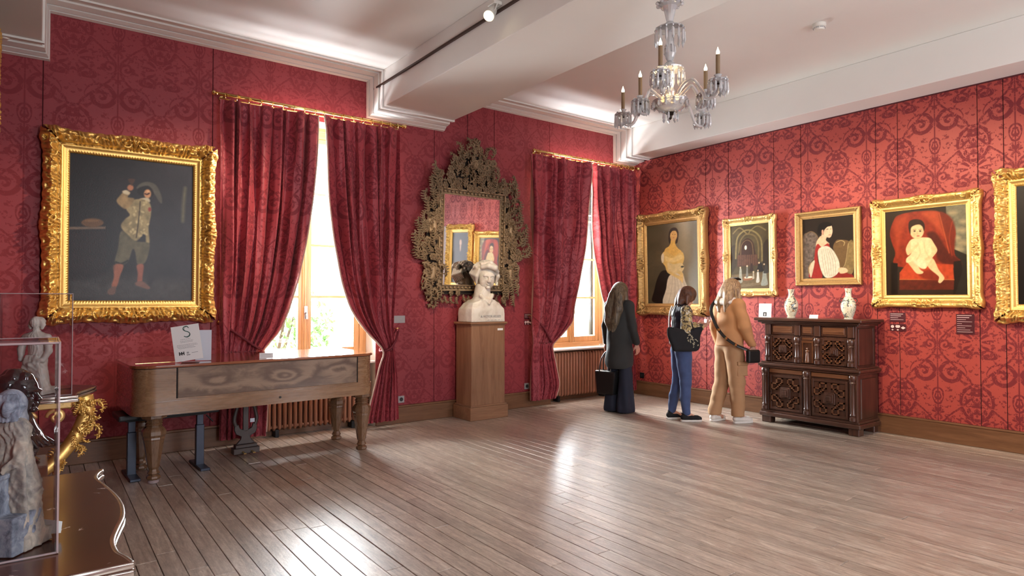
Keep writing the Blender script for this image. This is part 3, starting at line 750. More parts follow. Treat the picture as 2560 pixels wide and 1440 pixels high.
def paint_cavalier():
    c = Canvas([(255, 240), (1050, 325), (1040, 1220), (245, 1220)], 190, 235, (20, 20, 22))
    c.wash(lambda u, v, C: C + np.stack([12 + 34*u**1.5, 8 + 38*u**1.5, 6 + 50*u**1.5], -1) * (0.55 + .6*fbm(u*5, v*5, 4, 2))[..., None] - 4)
    c.poly([(245, 1080), (640, 1060), (1040, 1090), (1050, 1230), (240, 1230)], (72, 70, 72), .10, False, .25, .8)
    c.poly([(255, 760), (470, 750), (470, 1050), (255, 1080)], (36, 27, 27), .05, False, .3, .9)
    c.poly([(250, 732), (470, 728), (470, 744), (250, 750)], (112, 96, 84), .01, False)
    c.ell(390, 703, 68, 30, (104, 76, 52)); c.ell(385, 690, 40, 8, (140, 105, 70), a=.7)
    c.poly([(765, 590), (820, 560), (835, 760), (825, 960), (770, 1110), (735, 1090), (745, 850)], (46, 44, 50), .03)
    c.line([(995, 470), (985, 560), (978, 690)], .012, (118, 116, 92), .03, .8)
    c.poly([(665, 470), (690, 440), (740, 428), (795, 450), (830, 520), (835, 570), (815, 560), (780, 505), (730, 470), (690, 480)], (84, 82, 76), .012)
    c.poly([(680, 470), (740, 455), (775, 490), (770, 520), (700, 520), (670, 500)], (26, 22, 22), .012)
    c.ell(738, 508, 24, 30, (196, 146, 108)); c.line([(722, 508), (735, 512), (748, 505)], .006, (60, 32, 24), .006); c.ell(742, 492, 10, 6, (225, 180, 140))
    c.poly([(690, 540), (740, 535), (755, 560), (720, 575), (685, 560)], (196, 186, 160))
    c.poly([(620, 560), (690, 543), (752, 570), (762, 640), (745, 735), (752, 832), (728, 835), (720, 770), (655, 825), (568, 735), (590, 680), (622, 650), (600, 610)], (150, 138, 104), var=.4)
    for k in range(26): c.ell(RNG.uniform(625, 745), RNG.uniform(560, 790), RNG.uniform(6, 14), RNG.uniform(4, 9), (214, 198, 154), .01, RNG.uniform(0, 3), a=.7)
    c.line([(690, 560), (680, 680), (665, 800)], .004, (60, 50, 38), .008); c.ell(752, 612, 10, 14, (140, 40, 44), a=.8)
    c.poly([(640, 570), (600, 610), (560, 590), (538, 555), (560, 520), (590, 492), (625, 500), (610, 530), (650, 540)], (158, 134, 96), var=.35)
    c.poly([(575, 492), (600, 484), (622, 500), (615, 515), (585, 508)], (200, 190, 165)); c.ell(626, 468, 20, 20, (182, 122, 92)); c.poly([(612, 410), (655, 412), (645, 440), (635, 455), (622, 438)], (78, 52, 40), a=.9)
    c.poly([(570, 755), (655, 822), (745, 835), (748, 890), (722, 968), (672, 978), (658, 900), (640, 880), (612, 960), (560, 985), (528, 962), (548, 870)], (96, 92, 74), var=.3)
    c.line([(600, 800), (580, 880), (555, 960)], .012, (112, 108, 88), .03, .6); c.line([(535, 965), (570, 975), (610, 955)], .008, (40, 38, 32))
    c.poly([(520, 985), (582, 985), (560, 1060), (545, 1115), (520, 1150), (508, 1120), (522, 1060)], (158, 98, 78)); c.poly([(668, 985), (712, 982), (706, 1060), (702, 1095), (672, 1100), (674, 1040)], (150, 92, 78))
    c.poly([(490, 1145), (530, 1125), (530, 1172), (500, 1182), (482, 1170)], (110, 84, 76)); c.poly([(660, 1100), (705, 1092), (755, 1132), (740, 1144), (690, 1128), (662, 1118)], (120, 88, 80))
    c.poly([(430, 1110), (520, 980), (500, 1100), (460, 1130)], (50, 44, 42), .03, a=.6); return c
def paint_lady():
    c = Canvas([(225, 365), (745, 320), (795, 1210), (245, 1190)], 120, 190, (82, 73, 55))
    c.wash(lambda u, v, C: C + np.stack([70*np.exp(-((u-.75)/.2)**2)*(1-v*.5)]*3, -1)*np.array([1, .96, .84]) + 14*(fbm(u*6, v*8, 3, 9)-.5)[..., None])
    c.poly([(235, 700), (400, 720), (400, 800), (240, 820)], (88, 78, 60), .05, a=.8); c.poly([(330, 640), (390, 650), (400, 740), (330, 780)], (92, 80, 58), .05, a=.7)
    c.poly([(462, 450), (482, 402), (515, 388), (545, 402), (562, 450), (556, 540), (540, 560), (485, 565), (462, 530)], (40, 27, 19))
    c.poly([(395, 850), (470, 848), (500, 890), (470, 1010), (440, 1185), (292, 1170), (310, 1060), (345, 930)], (24, 19, 15), .012)
    c.poly([(478, 900), (600, 860), (645, 960), (690, 1080), (720, 1215), (425, 1215), (445, 1040)], (222, 212, 192), .014, var=.12)
    for k in range(5): c.line([(510 + 22*k, 900), (505 + 38*k, 1050), (470 + 55*k, 1205)], .005, (168, 156, 134), .02, .6)
    c.poly([(462, 590), (480, 560), (492, 500), (535, 500), (532, 560), (560, 610), (600, 650), (560, 690), (470, 680), (420, 650), (430, 610)], (226, 182, 96), .01)
    c.ell(513, 474, 37, 60, (222, 178, 112)); c.poly([(476, 450), (490, 408), (515, 400), (542, 410), (550, 445), (530, 425), (500, 425)], (40, 27, 19), .008); c.ell(503, 462, 5, 3, (60, 40, 25)); c.ell(527, 462, 5, 3, (60, 40, 25)); c.ell(514, 497, 8, 3, (170, 80, 60)); c.line([(516, 460), (519, 478)], .003, (180, 130, 80), a=.6)
    c.poly([(400, 655), (440, 640), (520, 690), (600, 650), (626, 700), (622, 760), (590, 800), (500, 830), (450, 850), (430, 800), (395, 750), (385, 700)], (222, 186, 112), .01)
    c.poly([(430, 690), (500, 715), (590, 680), (610, 720), (520, 760), (440, 740)], (238, 214, 150), .02, a=.8); c.poly([(385, 690), (410, 660), (415, 740), (395, 760)], (225, 215, 190))
    c.poly([(455, 760), (520, 780), (600, 770), (630, 820), (600, 870), (520, 880), (470, 860)], (224, 202, 150), .015)
    c.poly([(450, 830), (480, 850), (570, 900), (590, 900), (560, 870), (600, 860), (625, 900), (620, 985), (600, 960), (560, 930), (460, 870)], (228, 196, 130), .01); c.ell(612, 810, 16, 10, (60, 66, 60)); return c
def paint_church():
    c = Canvas([(1118, 350), (1510, 318), (1528, 1028), (1135, 1030)], 100, 160, (74, 62, 38))
    c.wash(lambda u, v, C: C*(.75 + .5*fbm(u*5, v*8, 3, 4))[..., None])
    lt = (142, 124, 78); dk = (50, 38, 24)
    c.poly([(1118, 620), (1180, 560), (1190, 760), (1130, 860)], (56, 44, 28), .02); c.poly([(1460, 560), (1520, 520), (1528, 860), (1460, 800)], (50, 38, 25), .02)
    c.line([(1150, 430), (1220, 370), (1300, 440), (1330, 400), (1400, 355), (1480, 400)], .016, lt, .02, .8); c.line([(1180, 700), (1190, 500), (1240, 420), (1310, 395), (1390, 430), (1440, 520), (1450, 730)], .020, lt, .02, .9)
    c.line([(1215, 640), (1225, 520), (1270, 450), (1320, 440), (1380, 470), (1410, 560), (1412, 700)], .018, (118, 100, 62), .02, .9)
    c.poly([(1225, 700), (1228, 590), (1250, 520), (1295, 485), (1345, 510), (1370, 580), (1375, 700)], (58, 34, 24), .012)
    c.line([(1232, 680), (1240, 560), (1290, 505), (1345, 540), (1362, 680)], .010, (112, 88, 56), .015); c.ell(1283, 585, 12, 24, (232, 228, 205), .015)
    c.poly([(1200, 665), (1400, 660), (1415, 780), (1195, 790)], (82, 52, 38), .012, False, .3)
    for k in range(9): c.line([(1212 + 22*k, 665), (1212 + 22*k, 770)], .004, (122, 84, 58), .008, .8)
    c.poly([(1120, 880), (1528, 850), (1530, 1035), (1135, 1035)], (104, 86, 60), .03, False, .2)
    c.poly([(1270, 900), (1350, 895), (1360, 930), (1270, 940)], (140, 92, 62)); c.poly([(1280, 900), (1345, 896), (1348, 912), (1282, 918)], (224, 208, 180)); c.poly([(1250, 985), (1430, 960), (1440, 985), (1250, 1010)], (120, 102, 76))
    for x, y, w, h, col in [(1232, 890, 26, 75, (150, 148, 134)), (1475, 920, 40, 75, (150, 152, 140)), (1410, 900, 20, 62, (200, 196, 184)), (1300, 850, 16, 60, (120, 116, 108)), (1365, 890, 12, 32, (170, 160, 140)), (1430, 800, 44, 46, (34, 28, 26)), (1490, 820, 30, 44, (60, 56, 52)), (1345, 800, 22, 40, (50, 30, 24))]:
        c.poly([(x - w*.35, y - h), (x + w*.35, y - h), (x + w*.6, y), (x + w*.8, y + h*.9), (x - w*.8, y + h), (x - w*.55, y)], col, .01)
    for x, y in [(1230, 800), (1300, 785), (1420, 752), (1470, 768), (1410, 835), (1365, 850)]: c.ell(x, y, 8, 10, (206, 178, 146))
    return c
def paint_reader():
    c = Canvas([(122, 460), (532, 408), (548, 932), (143, 940)], 130, 150, (40, 31, 25))
    c.poly([(130, 620), (165, 565), (225, 562), (262, 620), (262, 700), (240, 770), (205, 810), (190, 930), (135, 935)], (104, 90, 80), .02, var=.6)
    c.line([(150, 580), (200, 555), (250, 590), (268, 660)], .008, (120, 96, 66), .01); c.line([(250, 780), (200, 820), (185, 870), (205, 925)], .010, (150, 118, 74), .01)
    c.poly([(245, 640), (262, 610), (280, 590), (325, 595), (322, 625), (350, 655), (300, 680), (245, 680)], (222, 188, 152)); c.poly([(285, 590), (300, 545), (325, 505), (360, 498), (373, 545), (366, 585), (352, 603), (330, 600)], (228, 194, 160), .01)
    c.poly([(250, 545), (262, 500), (290, 480), (330, 474), (365, 488), (362, 505), (330, 515), (305, 545), (300, 578), (280, 575), (258, 580)], (22, 17, 15), .01)
    c.poly([(285, 545), (298, 540), (300, 575), (288, 578)], (210, 160, 130)); c.line([(325, 535), (338, 532)], .005, (40, 28, 22), .006); c.line([(352, 533), (362, 532)], .004, (40, 28, 22), .006); c.line([(343, 582), (358, 580)], .004, (160, 70, 60), .006); c.line([(348, 545), (352, 565)], .003, (190, 150, 120), .006)
    c.poly([(238, 690), (258, 655), (290, 680), (338, 650), (356, 690), (330, 720), (262, 712), (262, 800), (300, 930), (205, 932), (190, 905), (225, 800)], (158, 44, 38), .01)
    c.poly([(190, 850), (215, 800), (235, 800), (210, 925), (195, 900)], (206, 190, 160)); c.poly([(380, 935), (430, 885), (500, 885), (530, 905), (530, 935)], (140, 40, 32))
    c.poly([(262, 700), (330, 672), (385, 712), (425, 785), (436, 862), (402, 915), (340, 935), (300, 900), (268, 800)], (222, 212, 188), .01)
    for k in range(6): c.line([(290 + 14*k, 700), (300 + 20*k, 800), (325 + 15*k, 915)], .005, (160, 146, 120), .015, .7)
    c.poly([(380, 690), (402, 628), (440, 618), (505, 634), (500, 700), (470, 830), (440, 850), (425, 785)], (112, 86, 54), .01); c.line([(405, 640), (440, 626), (468, 640), (462, 668)], .006, (196, 170, 120), .01)
    c.poly([(500, 640), (532, 632), (545, 780), (535, 890), (505, 900), (470, 860), (490, 750)], (140, 116, 74), .01, var=.3); c.line([(497, 650), (480, 800), (462, 850)], .005, (188, 166, 116), .008); c.poly([(425, 855), (470, 850), (495, 868), (490, 890), (440, 898)], (226, 190, 150)); return c
def paint_child():
    c = Canvas([(790, 393), (1418, 328), (1440, 1055), (812, 1062)], 200, 215, (50, 37, 25))
    c.poly([(1270, 330), (1425, 320), (1440, 745), (1330, 745), (1330, 500), (1275, 440)], (122, 116, 92), .01, False, .25)
    for x, y, r in [(1385, 540, 34), (1350, 600, 30), (1395, 640, 36), (1365, 690, 36), (1400, 470, 26), (1320, 400, 30)]: c.ell(x, y, r, r*.55, (196, 172, 126), .05, a=.7)
    c.poly([(1335, 690), (1440, 740), (1440, 1060), (1335, 1060)], (44, 38, 30), .01, False)
    c.poly([(832, 560), (860, 465), (905, 415), (1060, 385), (1220, 388), (1290, 425), (1325, 480), (1345, 560), (1335, 640), (1345, 740), (1390, 790), (1340, 840), (900, 830), (880, 720), (850, 640)], (146, 48, 26), .012, var=.25)
    c.poly([(1090, 400), (1215, 395), (1290, 560), (1300, 640), (1240, 560), (1160, 470)], (190, 78, 42), .04, a=.85); c.poly([(860, 500), (900, 440), (980, 420), (930, 560), (900, 760), (880, 640)], (176, 66, 34), .05, a=.8)
    c.poly([(1130, 570), (1200, 560), (1290, 700), (1380, 780), (1350, 820), (1230, 790), (1190, 680)], (78, 26, 16), .03, a=.9); c.poly([(1220, 395), (1320, 450), (1345, 600), (1320, 760), (1270, 600)], (112, 36, 20), .03, a=.8)
    c.line([(1222, 400), (1262, 560), (1300, 720)], .006, (210, 100, 56), .012, .7); c.line([(1320, 470), (1300, 600), (1322, 740)], .005, (170, 64, 36), .012, .7)
    c.poly([(845, 800), (900, 805), (905, 1050), (850, 1055)], (30, 22, 17), .01, False); c.poly([(1335, 790), (1390, 780), (1400, 860), (1350, 1050), (1335, 1050)], (34, 24, 18), .01, False)
    c.poly([(918, 880), (975, 805), (1330, 812), (1340, 940), (918, 940)], (188, 68, 34), .012, False, .2); c.poly([(918, 935), (1340, 935), (1338, 1015), (918, 1018)], (96, 36, 22), .01, False, .3); c.line([(920, 934), (1338, 934)], .005, (206, 120, 60), .008, .8)
    c.poly([(1070, 880), (1180, 850), (1250, 900), (1240, 940), (1120, 930)], (120, 38, 20), .03, a=.8)
    sk = (232, 196, 142); dr = (232, 212, 158)
    c.poly([(975, 780), (1030, 770), (1080, 850), (1108, 872), (1095, 888), (1055, 885), (1015, 840)], sk, .01); c.poly([(1120, 775), (1180, 765), (1225, 855), (1262, 905), (1266, 930), (1240, 962), (1222, 952), (1228, 915), (1205, 890), (1150, 840)], sk, .01)
    c.poly([(1005, 615), (1060, 600), (1110, 595), (1160, 605), (1190, 660), (1205, 700), (1180, 750), (1150, 800), (1125, 845), (1080, 838), (1030, 790), (975, 800), (972, 765), (1010, 720), (985, 660)], dr, .01)
    c.poly([(1155, 605), (1190, 650), (1212, 700), (1185, 745), (1155, 775), (1130, 780), (1120, 768), (1165, 725), (1165, 680)], sk, .01); c.poly([(1000, 625), (975, 660), (966, 700), (985, 740), (1030, 700), (1062, 665), (1050, 652), (1010, 690), (1005, 660)], sk, .01)
    c.poly([(1030, 790), (1080, 770), (1125, 800), (1120, 845), (1080, 840)], (240, 226, 180), .02, a=.7); c.line([(1060, 640), (1080, 720), (1050, 780)], .005, (190, 166, 114), .02, .6); c.line([(1110, 640), (1120, 700), (1150, 760)], .005, (190, 166, 114), .02, .6)
    c.ell(1052, 540, 56, 68, sk); c.poly([(985, 520), (990, 470), (1030, 450), (1085, 458), (1112, 495), (1108, 545), (1095, 510), (1070, 492), (1030, 500), (1005, 520), (1000, 570)], (50, 28, 18), .012)
    for x in (1034, 1078): c.ell(x, 545, 8, 5, (38, 26, 20)); c.line([(x-12, 533), (x+12, 530)], .003, (120, 80, 50), .006, .7)
    c.line([(1056, 548), (1052, 566), (1062, 568)], .003, (190, 140, 96), .006, .8); c.ell(1062, 584, 11, 4, (170, 70, 56)); c.ell(1032, 572, 12, 9, (226, 160, 118), .03, a=.6); return c
def paint_dark():
    c = Canvas([(0, 0), (100, 0), (100, 160), (0, 160)], 60, 96, (24, 20, 18))
    c.wash(lambda u, v, C: C + 16*np.exp(-((u-.5)/.4)**2 - ((v-.6)/.4)**2)[..., None]*np.array([.7, .8, 1.1]))
    c.poly([(34, 60), (50, 46), (66, 60), (74, 150), (24, 150)], (34, 32, 36), .06); c.ell(50, 32, 7, 10, (196, 160, 138), .04); c.poly([(46, 42), (54, 42), (52, 58), (48, 58)], (180, 150, 130), .04); return c

# ------------------------------------------------------------------ carved frames
def tri(x): return np.abs((x % 1.0) * 2 - 1)
def frame_height(style, q, wd, s, L, side):
    """relief of the moulding: q distance from outer edge, s distance along the side"""
    u = q / wd; c = np.abs(s - L/2); e = L/2 - c       # e distance to corner
    prof = {'rich': [(0, .45), (.10, .80), (.30, 1.0), (.52, .78), (.60, .42), (.70, .50), (.80, .36), (.90, .34), (1, .16)],
            'swept': [(0, .55), (.10, .95), (.28, .92), (.50, .55), (.70, .34), (.76, .44), (.86, .36), (1, .18)],
            'plain': [(0, .60), (.08, .9), (.22, .95), (.32, .70), (.62, .40), (.75, .50), (.84, .40), (1, .2)]}[style]
    base = np.interp(u, [p[0] for p in prof], [p[1] for p in prof])
    win = np.clip(np.sin(np.clip(u / .66, 0, 1) * PI), 0, 1) ** .6
    lam = wd * 1.05; ph = c / lam
    warp = .35 * (vn(c*38, q*38, 3) - .5)
    curl = np.sin(2*PI*(ph*1.0 + .42*np.sin(2*PI*(u*1.1) + 1.2*np.sin(2*PI*ph)) + warp))
    leaf = 1 - 2*np.abs(np.sin(PI*(ph*3.0 + 1.6*u + .8*np.sin(2*PI*ph) + warp)))
    rel = .20*curl + .20*leaf + .22*(vn(c*85, q*85, 8) - .5)
    corner = np.exp(-(e/(wd*1.0))**2) + (0 if style == 'plain' else .9*np.exp(-(c/(wd*.8))**2))
    amt = {'rich': .62 + .4*corner, 'swept': .10 + 1.0*corner, 'plain': .12 + .15*corner}[style]
    h = base + rel * win * amt + .18*corner*win*(style != 'plain')
    bead = np.exp(-((u-.95)/.035)**2) * .10 * np.abs(np.sin(PI*s/(wd*.11))) + np.exp(-((u-.03)/.04)**2)*.08*np.abs(np.sin(PI*s/(wd*.14)))
    return h + bead
def ornate_frame(name, w, h, wd, depth, style, mat, parent, z0=0.0, res=.0065):
    """frame facing -Y, outer size w x h, standing on z0"""
    nu = max(14, int(wd/res)); q = np.linspace(0, wd, nu); Vs = []; Fs = []; n0 = 0
    for side in range(4):
        L = w if side % 2 == 0 else h; nt = int(L/res)
        tt = np.linspace(0, 1, nt)[:, None]; Q = q[None, :].repeat(nt, 0); Spos = Q + (L - 2*Q)*tt
        H = frame_height(style, Q, wd, Spos, L, side) * depth
        c = np.abs(Spos - L/2); e = L/2 - c; bul = (.10*np.exp(-(c/(wd*.7))**2) + .13*np.exp(-((e-wd*.35)/(wd*.45))**2)) * wd * (style != 'plain') * (1 - Q/wd) ** 2
        bul = bul + .018*wd*np.sin(2*PI*c/(wd*.42)) * (1 - Q/wd)**3 * (style == 'rich')
        Qo = Q - bul
        a = Spos; X = np.where(True, a, a)
        if side == 0: P = np.stack([X - w/2, -H, z0 + Qo], -1)
        elif side == 1: P = np.stack([w/2 - Qo, -H, z0 + X], -1)
        elif side == 2: P = np.stack([w/2 - X, -H, z0 + h - Qo], -1)
        else: P = np.stack([-w/2 + Qo, -H, z0 + h - X], -1)
        back = P[:, :1].copy(); back[..., 1] = 0; inn = P[:, -1:].copy(); inn[..., 1] = 0
        P = np.concatenate([back, P, inn], 1)
        Vs.append(P.reshape(-1, 3)); Fs.append(grid_faces(nt, nu + 2)[:, ::-1] + n0); n0 += nt*(nu+2)
    me = np_mesh(name, np.concatenate(Vs), np.concatenate(Fs), True)
    bmm = bmesh.new(); bmm.from_mesh(me); bmesh.ops.remove_doubles(bmm, verts=bmm.verts, dist=.0008); bmm.to_mesh(me); bmm.free()
    me.polygons.foreach_set('use_smooth', [True]*len(me.polygons))
    return link_mesh(name, me, mat, parent)
def scroll_mesh(r=.03, t=.006, turns=1.4):
    pts = []; rs = []
    for k in range(26):
        f = k/25; a = f*turns*2*PI; rr = r*(1 - .82*f); pts.append((math.cos(a)*rr, -.004 - .010*math.sin(PI*f) - .006*f, math.sin(a)*rr)); rs.append(t*(.35 + .9*math.sin(PI*min(1, f*1.0 + .08))) + .001)
    return pts, rs
def carve_scrolls(parent, w, h, wd, depth, mat, spots, z0=0, name='carved_scroll'):
    """C-scrolls and shells laid on the moulding: (x, z, size, angle, mirror)"""
    pts, rs = scroll_mesh(1.0, .22); me = MB().tube(pts, rs, 6).mesh(name, True); me.materials.append(mat)
    for x, z, sz, ang, mir in spots:
        o = link_mesh(name, me, None, parent, (x, -depth*.82, z0 + z), (0, ang, 0)); o.scale = (sz*mir, sz*.8, sz)
def corner_spots(w, h, wd, k=1.0):
    s = []; q = wd*.36
    for sx in (-1, 1):
        for sz in (0, 1):
            X = sx*(w/2 - q); Z = q if sz == 0 else h - q; d = 1 if sz == 0 else -1
            s += [(X, Z, wd*.26*k, .4, sx), (X - sx*wd*.75, Z - d*wd*.06, wd*.20*k, 1.4, -sx), (X + sx*wd*.04, Z + d*wd*.75, wd*.20*k, 2.6, sx)]
        s += [(sx*wd*.32, q*.9, wd*.20*k, 0, sx), (sx*wd*.32, h - q*.9, wd*.22*k, PI, -sx), (sx*(w/2 - q*.9), h/2 + wd*.32, wd*.20*k, 1.5, sx), (sx*(w/2 - q*.9), h/2 - wd*.32, wd*.20*k, -1.5, -sx)]
    return s
def painting(label, wall, pos, z0, w, h, wd, depth, style, mat, cv, tilt=.012, slip=.018, scr=1.0, group=None):
    """wall 'b': pos = x centre on the window wall; wall 'r': pos = y centre on the right wall"""
    loc = {'b': (pos, -.012, 0), 'r': (-.012, pos, 0), 'l': (XL + .002, pos, 0)}[wall]
    t = thing('framed_painting', label, 'painting', loc, {'b': 0, 'r': -PI/2, 'l': PI/2}[wall], group)
    ornate_frame('frame', w, h, wd, depth, style, mat, t, z0)
    carve_scrolls(t, w, h, wd, depth, mat, corner_spots(w, h, wd, scr) if style != 'plain' else [], z0)
    iw, ih = w - 2*wd, h - 2*wd
    MB().box(-iw/2 - .012, iw/2 + .012, -.018, -.004, z0 + wd - .012, z0 + wd).box(-iw/2 - .012, iw/2 + .012, -.018, -.004, z0 + h - wd, z0 + h - wd + .012)\
        .box(-iw/2 - .012, -iw/2, -.018, -.004, z0 + wd, z0 + h - wd).box(iw/2, iw/2 + .012, -.018, -.004, z0 + wd, z0 + h - wd).build('rebate', mat, t)
    c = cv.build(iw + .004, ih + .004, t, z0 + wd - .002); c.location.y = -.012
    MB().box(-iw/2 - .01, iw/2 + .01, -.008, -.001, z0 + wd - .01, z0 + h - wd + .01).build('back_board', M['gap'], t)
    t.rotation_euler.x = 0
    if tilt:   # hung leaning a little forward from the top
        t.rotation_euler = (0, 0, t.rotation_euler.z)
        for ch in t.children:
            ch.rotation_euler.rotate_axis('X', 0); mw = Matrix.Translation((0, 0, z0)) @ Matrix.Rotation(tilt, 4, 'X') @ Matrix.Translation((0, 0, -z0))
            ch.matrix_local = mw @ Matrix.LocRotScale(ch.location, ch.rotation_euler, ch.scale)
    return t
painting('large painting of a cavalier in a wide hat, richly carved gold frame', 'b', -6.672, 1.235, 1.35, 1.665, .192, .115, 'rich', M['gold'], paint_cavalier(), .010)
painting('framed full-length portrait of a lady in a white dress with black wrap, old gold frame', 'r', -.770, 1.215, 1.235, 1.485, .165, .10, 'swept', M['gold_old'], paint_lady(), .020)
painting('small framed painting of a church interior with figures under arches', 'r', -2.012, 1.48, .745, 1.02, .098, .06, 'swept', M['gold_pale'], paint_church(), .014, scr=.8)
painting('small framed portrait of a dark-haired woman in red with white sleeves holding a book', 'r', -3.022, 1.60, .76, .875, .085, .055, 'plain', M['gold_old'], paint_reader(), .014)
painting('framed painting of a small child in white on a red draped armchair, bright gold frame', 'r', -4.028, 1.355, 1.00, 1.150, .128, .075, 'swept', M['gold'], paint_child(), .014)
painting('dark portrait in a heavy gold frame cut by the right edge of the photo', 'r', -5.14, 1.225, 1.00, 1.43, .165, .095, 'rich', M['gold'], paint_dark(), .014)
painting('gilt frame seen edge-on at the top left edge of the photo', 'l', -.95, 1.95, 1.15, 1.80, .14, .028, 'rich', M['gold'], paint_dark(), .010)
# ------------------------------------------------------------------ curtains
def curtain(label, outer, inner, ztie, zb, n, seed, side, zt=3.385, group='red damask curtains tied back at the windows'):
    """outer / inner: lists of (z, x) of the two edges; cloth with pleats gathered at the tie"""
    t = thing('curtain', label, 'curtain', (0, 0, 0), group=group)
    zs = np.concatenate([np.linspace(zt, ztie, 110), np.linspace(ztie, zb, 50)[1:]]); ns = 190
    def ip(P):
        P = sorted(P); z = np.array([p[0] for p in P]); x = np.array([p[1] for p in P]); y = np.interp(zs, z, x)
        k = np.ones(9)/9; yp = np.pad(y, 4, mode='edge'); return np.convolve(yp, k, 'valid')
    xo, xi = ip(outer)[:, None], ip(inner)[:, None]
    s = np.linspace(0, 1, ns)[None, :]; Z = zs[:, None] + 0*s
    rr = np.random.default_rng(seed); ph = rr.uniform(0, 6.28, 4)
    sw = s + .030*np.sin(2*PI*2.3*s + ph[0]) + .014*np.sin(2*PI*4.1*s + ph[1] + Z*.9)
    d = np.abs(Z - ztie); pinch = np.exp(-(d/.16)**2)
    wdt = np.abs(xi - xo); amp = .050*(1 - .62*pinch) * np.clip(wdt/.75, .5, 1)
    wav = np.sin(2*PI*n*sw + ph[2]); wav = np.sign(wav)*np.abs(wav)**.75
    top = np.clip((zt - Z)/.12, 0, 1); wav = wav*(.45 + .55*top)
    wav = wav*(.8 + .35*np.sin(5*Z + 9*s + ph[0])) + .22*np.sin(2*PI*n*1.93*sw + ph[3] + 1.3*Z) + .35*np.sin(2*PI*(n*.37)*sw + 2.2*Z)
    below = np.clip((ztie - Z)/.5, 0, 1)
    X = xo + (xi - xo)*(s + .018*np.sin(2*PI*n*s + 1.2)*(1 - pinch))
    Y = -.165 + amp*wav + .05*pinch*(s - .5)*0 - .035*pinch
    bell = np.exp(-((Z - (ztie + .22))/.20)**2) * s**2          # cloth swelling over the tie on the inner side
    Y = Y - .055*bell + .012*np.sin(14*(X + .8*Z))*bell
    Z2 = Z - .05*np.sin(PI*s)*np.exp(-((Z - ztie)/.10)**2)*(Z > ztie) - .012*(1 - np.abs(wav))*(Z > zt - .02)
    Y = np.minimum(Y, -.055)
    V = np.stack([X, Y, Z2], -1); a, b_ = V.shape[:2]
    F = grid_faces(a, b_)
    me = np_mesh('cloth', V, F, True)
    uvl = me.uv_layers.new(name='UVMap'); uu = np.stack([(s*1.9 + 0*Z), Z + 0*s], -1).reshape(-1, 2).astype(np.float32); li = np.zeros(len(me.loops), np.int32); me.loops.foreach_get('vertex_index', li)
    uvl.data.foreach_set('uv', uu[li].ravel())
    link_mesh('cloth', me, M['curtain'], t)
    # pale lining, turned out along the inner edge
    V2 = V.copy(); V2[..., 1] += .006
    F2 = grid_faces(a, b_); lm = np_mesh('lining', V2, F2, True); link_mesh('lining', lm, M['lining'], t)
    ed = [(V[i, -1, 0] + (.006 if side > 0 else -.006), V[i, -1, 1] + .004, V[i, -1, 2]) for i in range(0, a, 3)]
    MB().tube(ed, .009, 6).build('edge_hem', M['lining'], t, smooth=True)
    xt0, xt1 = float(np.interp(-ztie, -zs, xo[:, 0])), float(np.interp(-ztie, -zs, xi[:, 0]))
    return t, xt0, xt1
def tieback(t, hook, pin, back):
    sg = 1 if pin[0] > hook[0] else -1
    f = crom([hook, ((hook[0]*.6 + pin[0]*.4), -.235, hook[1+1]*.55 + pin[2]*.45 - .0), (pin[0] - sg*.06, -.245, pin[2] + .03), pin, (pin[0] + sg*.01, -.12, pin[2] + .005), ((hook[0] + pin[0])/2, -.075, (hook[2] + pin[2])/2), (hook[0], -.04, hook[2] - .01)], 6)
    MB().tube(f, .013, 8).build('tieback', M['rope'], t, smooth=True)
    MB().tube([(hook[0], -.010, hook[2]), (hook[0], -.09, hook[2])], .006, 8).sph((hook[0], -.10, hook[2]), .016).build('tieback_hook', M['brass'], t, smooth=True)
M['rope'] = simple('dark_red_cord', (.16, .012, .022, 1), .7, var=.4, scale=150)
t, a, b_ = curtain('left curtain of the left window, behind the square piano', [(3.4, -5.985), (1.24, -5.97), (.95, -5.955), (.05, -5.965)],
    [(3.4, -5.035), (2.90, -5.06), (2.476, -5.095), (2.054, -5.15), (1.636, -5.225), (1.307, -5.33), (1.10, -5.43), (.97, -5.56), (.90, -5.60), (.75, -5.56), (.43, -5.52), (.05, -5.54)], .93, .08, 8, 1, 1)
tieback(t, (-5.955, -.10, 1.215), (-5.585, -.21, .94), 0)
t, a, b_ = curtain('right curtain of the left window, hanging beside the right end of the piano', [(3.4, -4.045), (2.2, -4.07), (1.2, -4.125), (.95, -4.14), (.85, -4.14), (.6, -4.08), (.05, -4.045)],
    [(3.4, -4.942), (2.92, -4.905), (2.497, -4.876), (2.07, -4.83), (1.645, -4.745), (1.30, -4.63), (1.06, -4.48), (.93, -4.32), (.87, -4.25), (.75, -4.30), (.5, -4.36), (.10, -4.46)], .88, .07, 7, 2, -1)
tieback(t, (-4.045, -.10, 1.10), (-4.27, -.21, .865), 0)
t, a, b_ = curtain('left curtain of the far window, between the carved mirror and the window', [(3.4, -2.15), (1.24, -2.145), (.9, -2.14), (.1, -2.15)],
    [(3.4, -1.11), (2.85, -1.146), (2.16, -1.225), (1.6, -1.325), (1.2, -1.465), (.98, -1.62), (.89, -1.80), (.84, -1.84), (.75, -1.80), (.60, -1.75), (.28, -1.67), (.10, -1.74)], .87, .10, 7, 3, 1)
tieback(t, (-2.095, -.10, 1.22), (-1.835, -.21, .875), 0)
t, a, b_ = curtain('right curtain of the far window, in the room corner behind the dark coat', [(3.4, -.13), (2.8, -.15), (1.7, -.16), (1.0, -.18), (.86, -.19), (.1, -.14)],
    [(3.4, -1.035), (2.75, -1.005), (2.06, -.915), (1.49, -.79), (1.15, -.66), (.97, -.50), (.86, -.40), (.6, -.40), (.10, -.38)], .88, .08, 7, 4, -1)
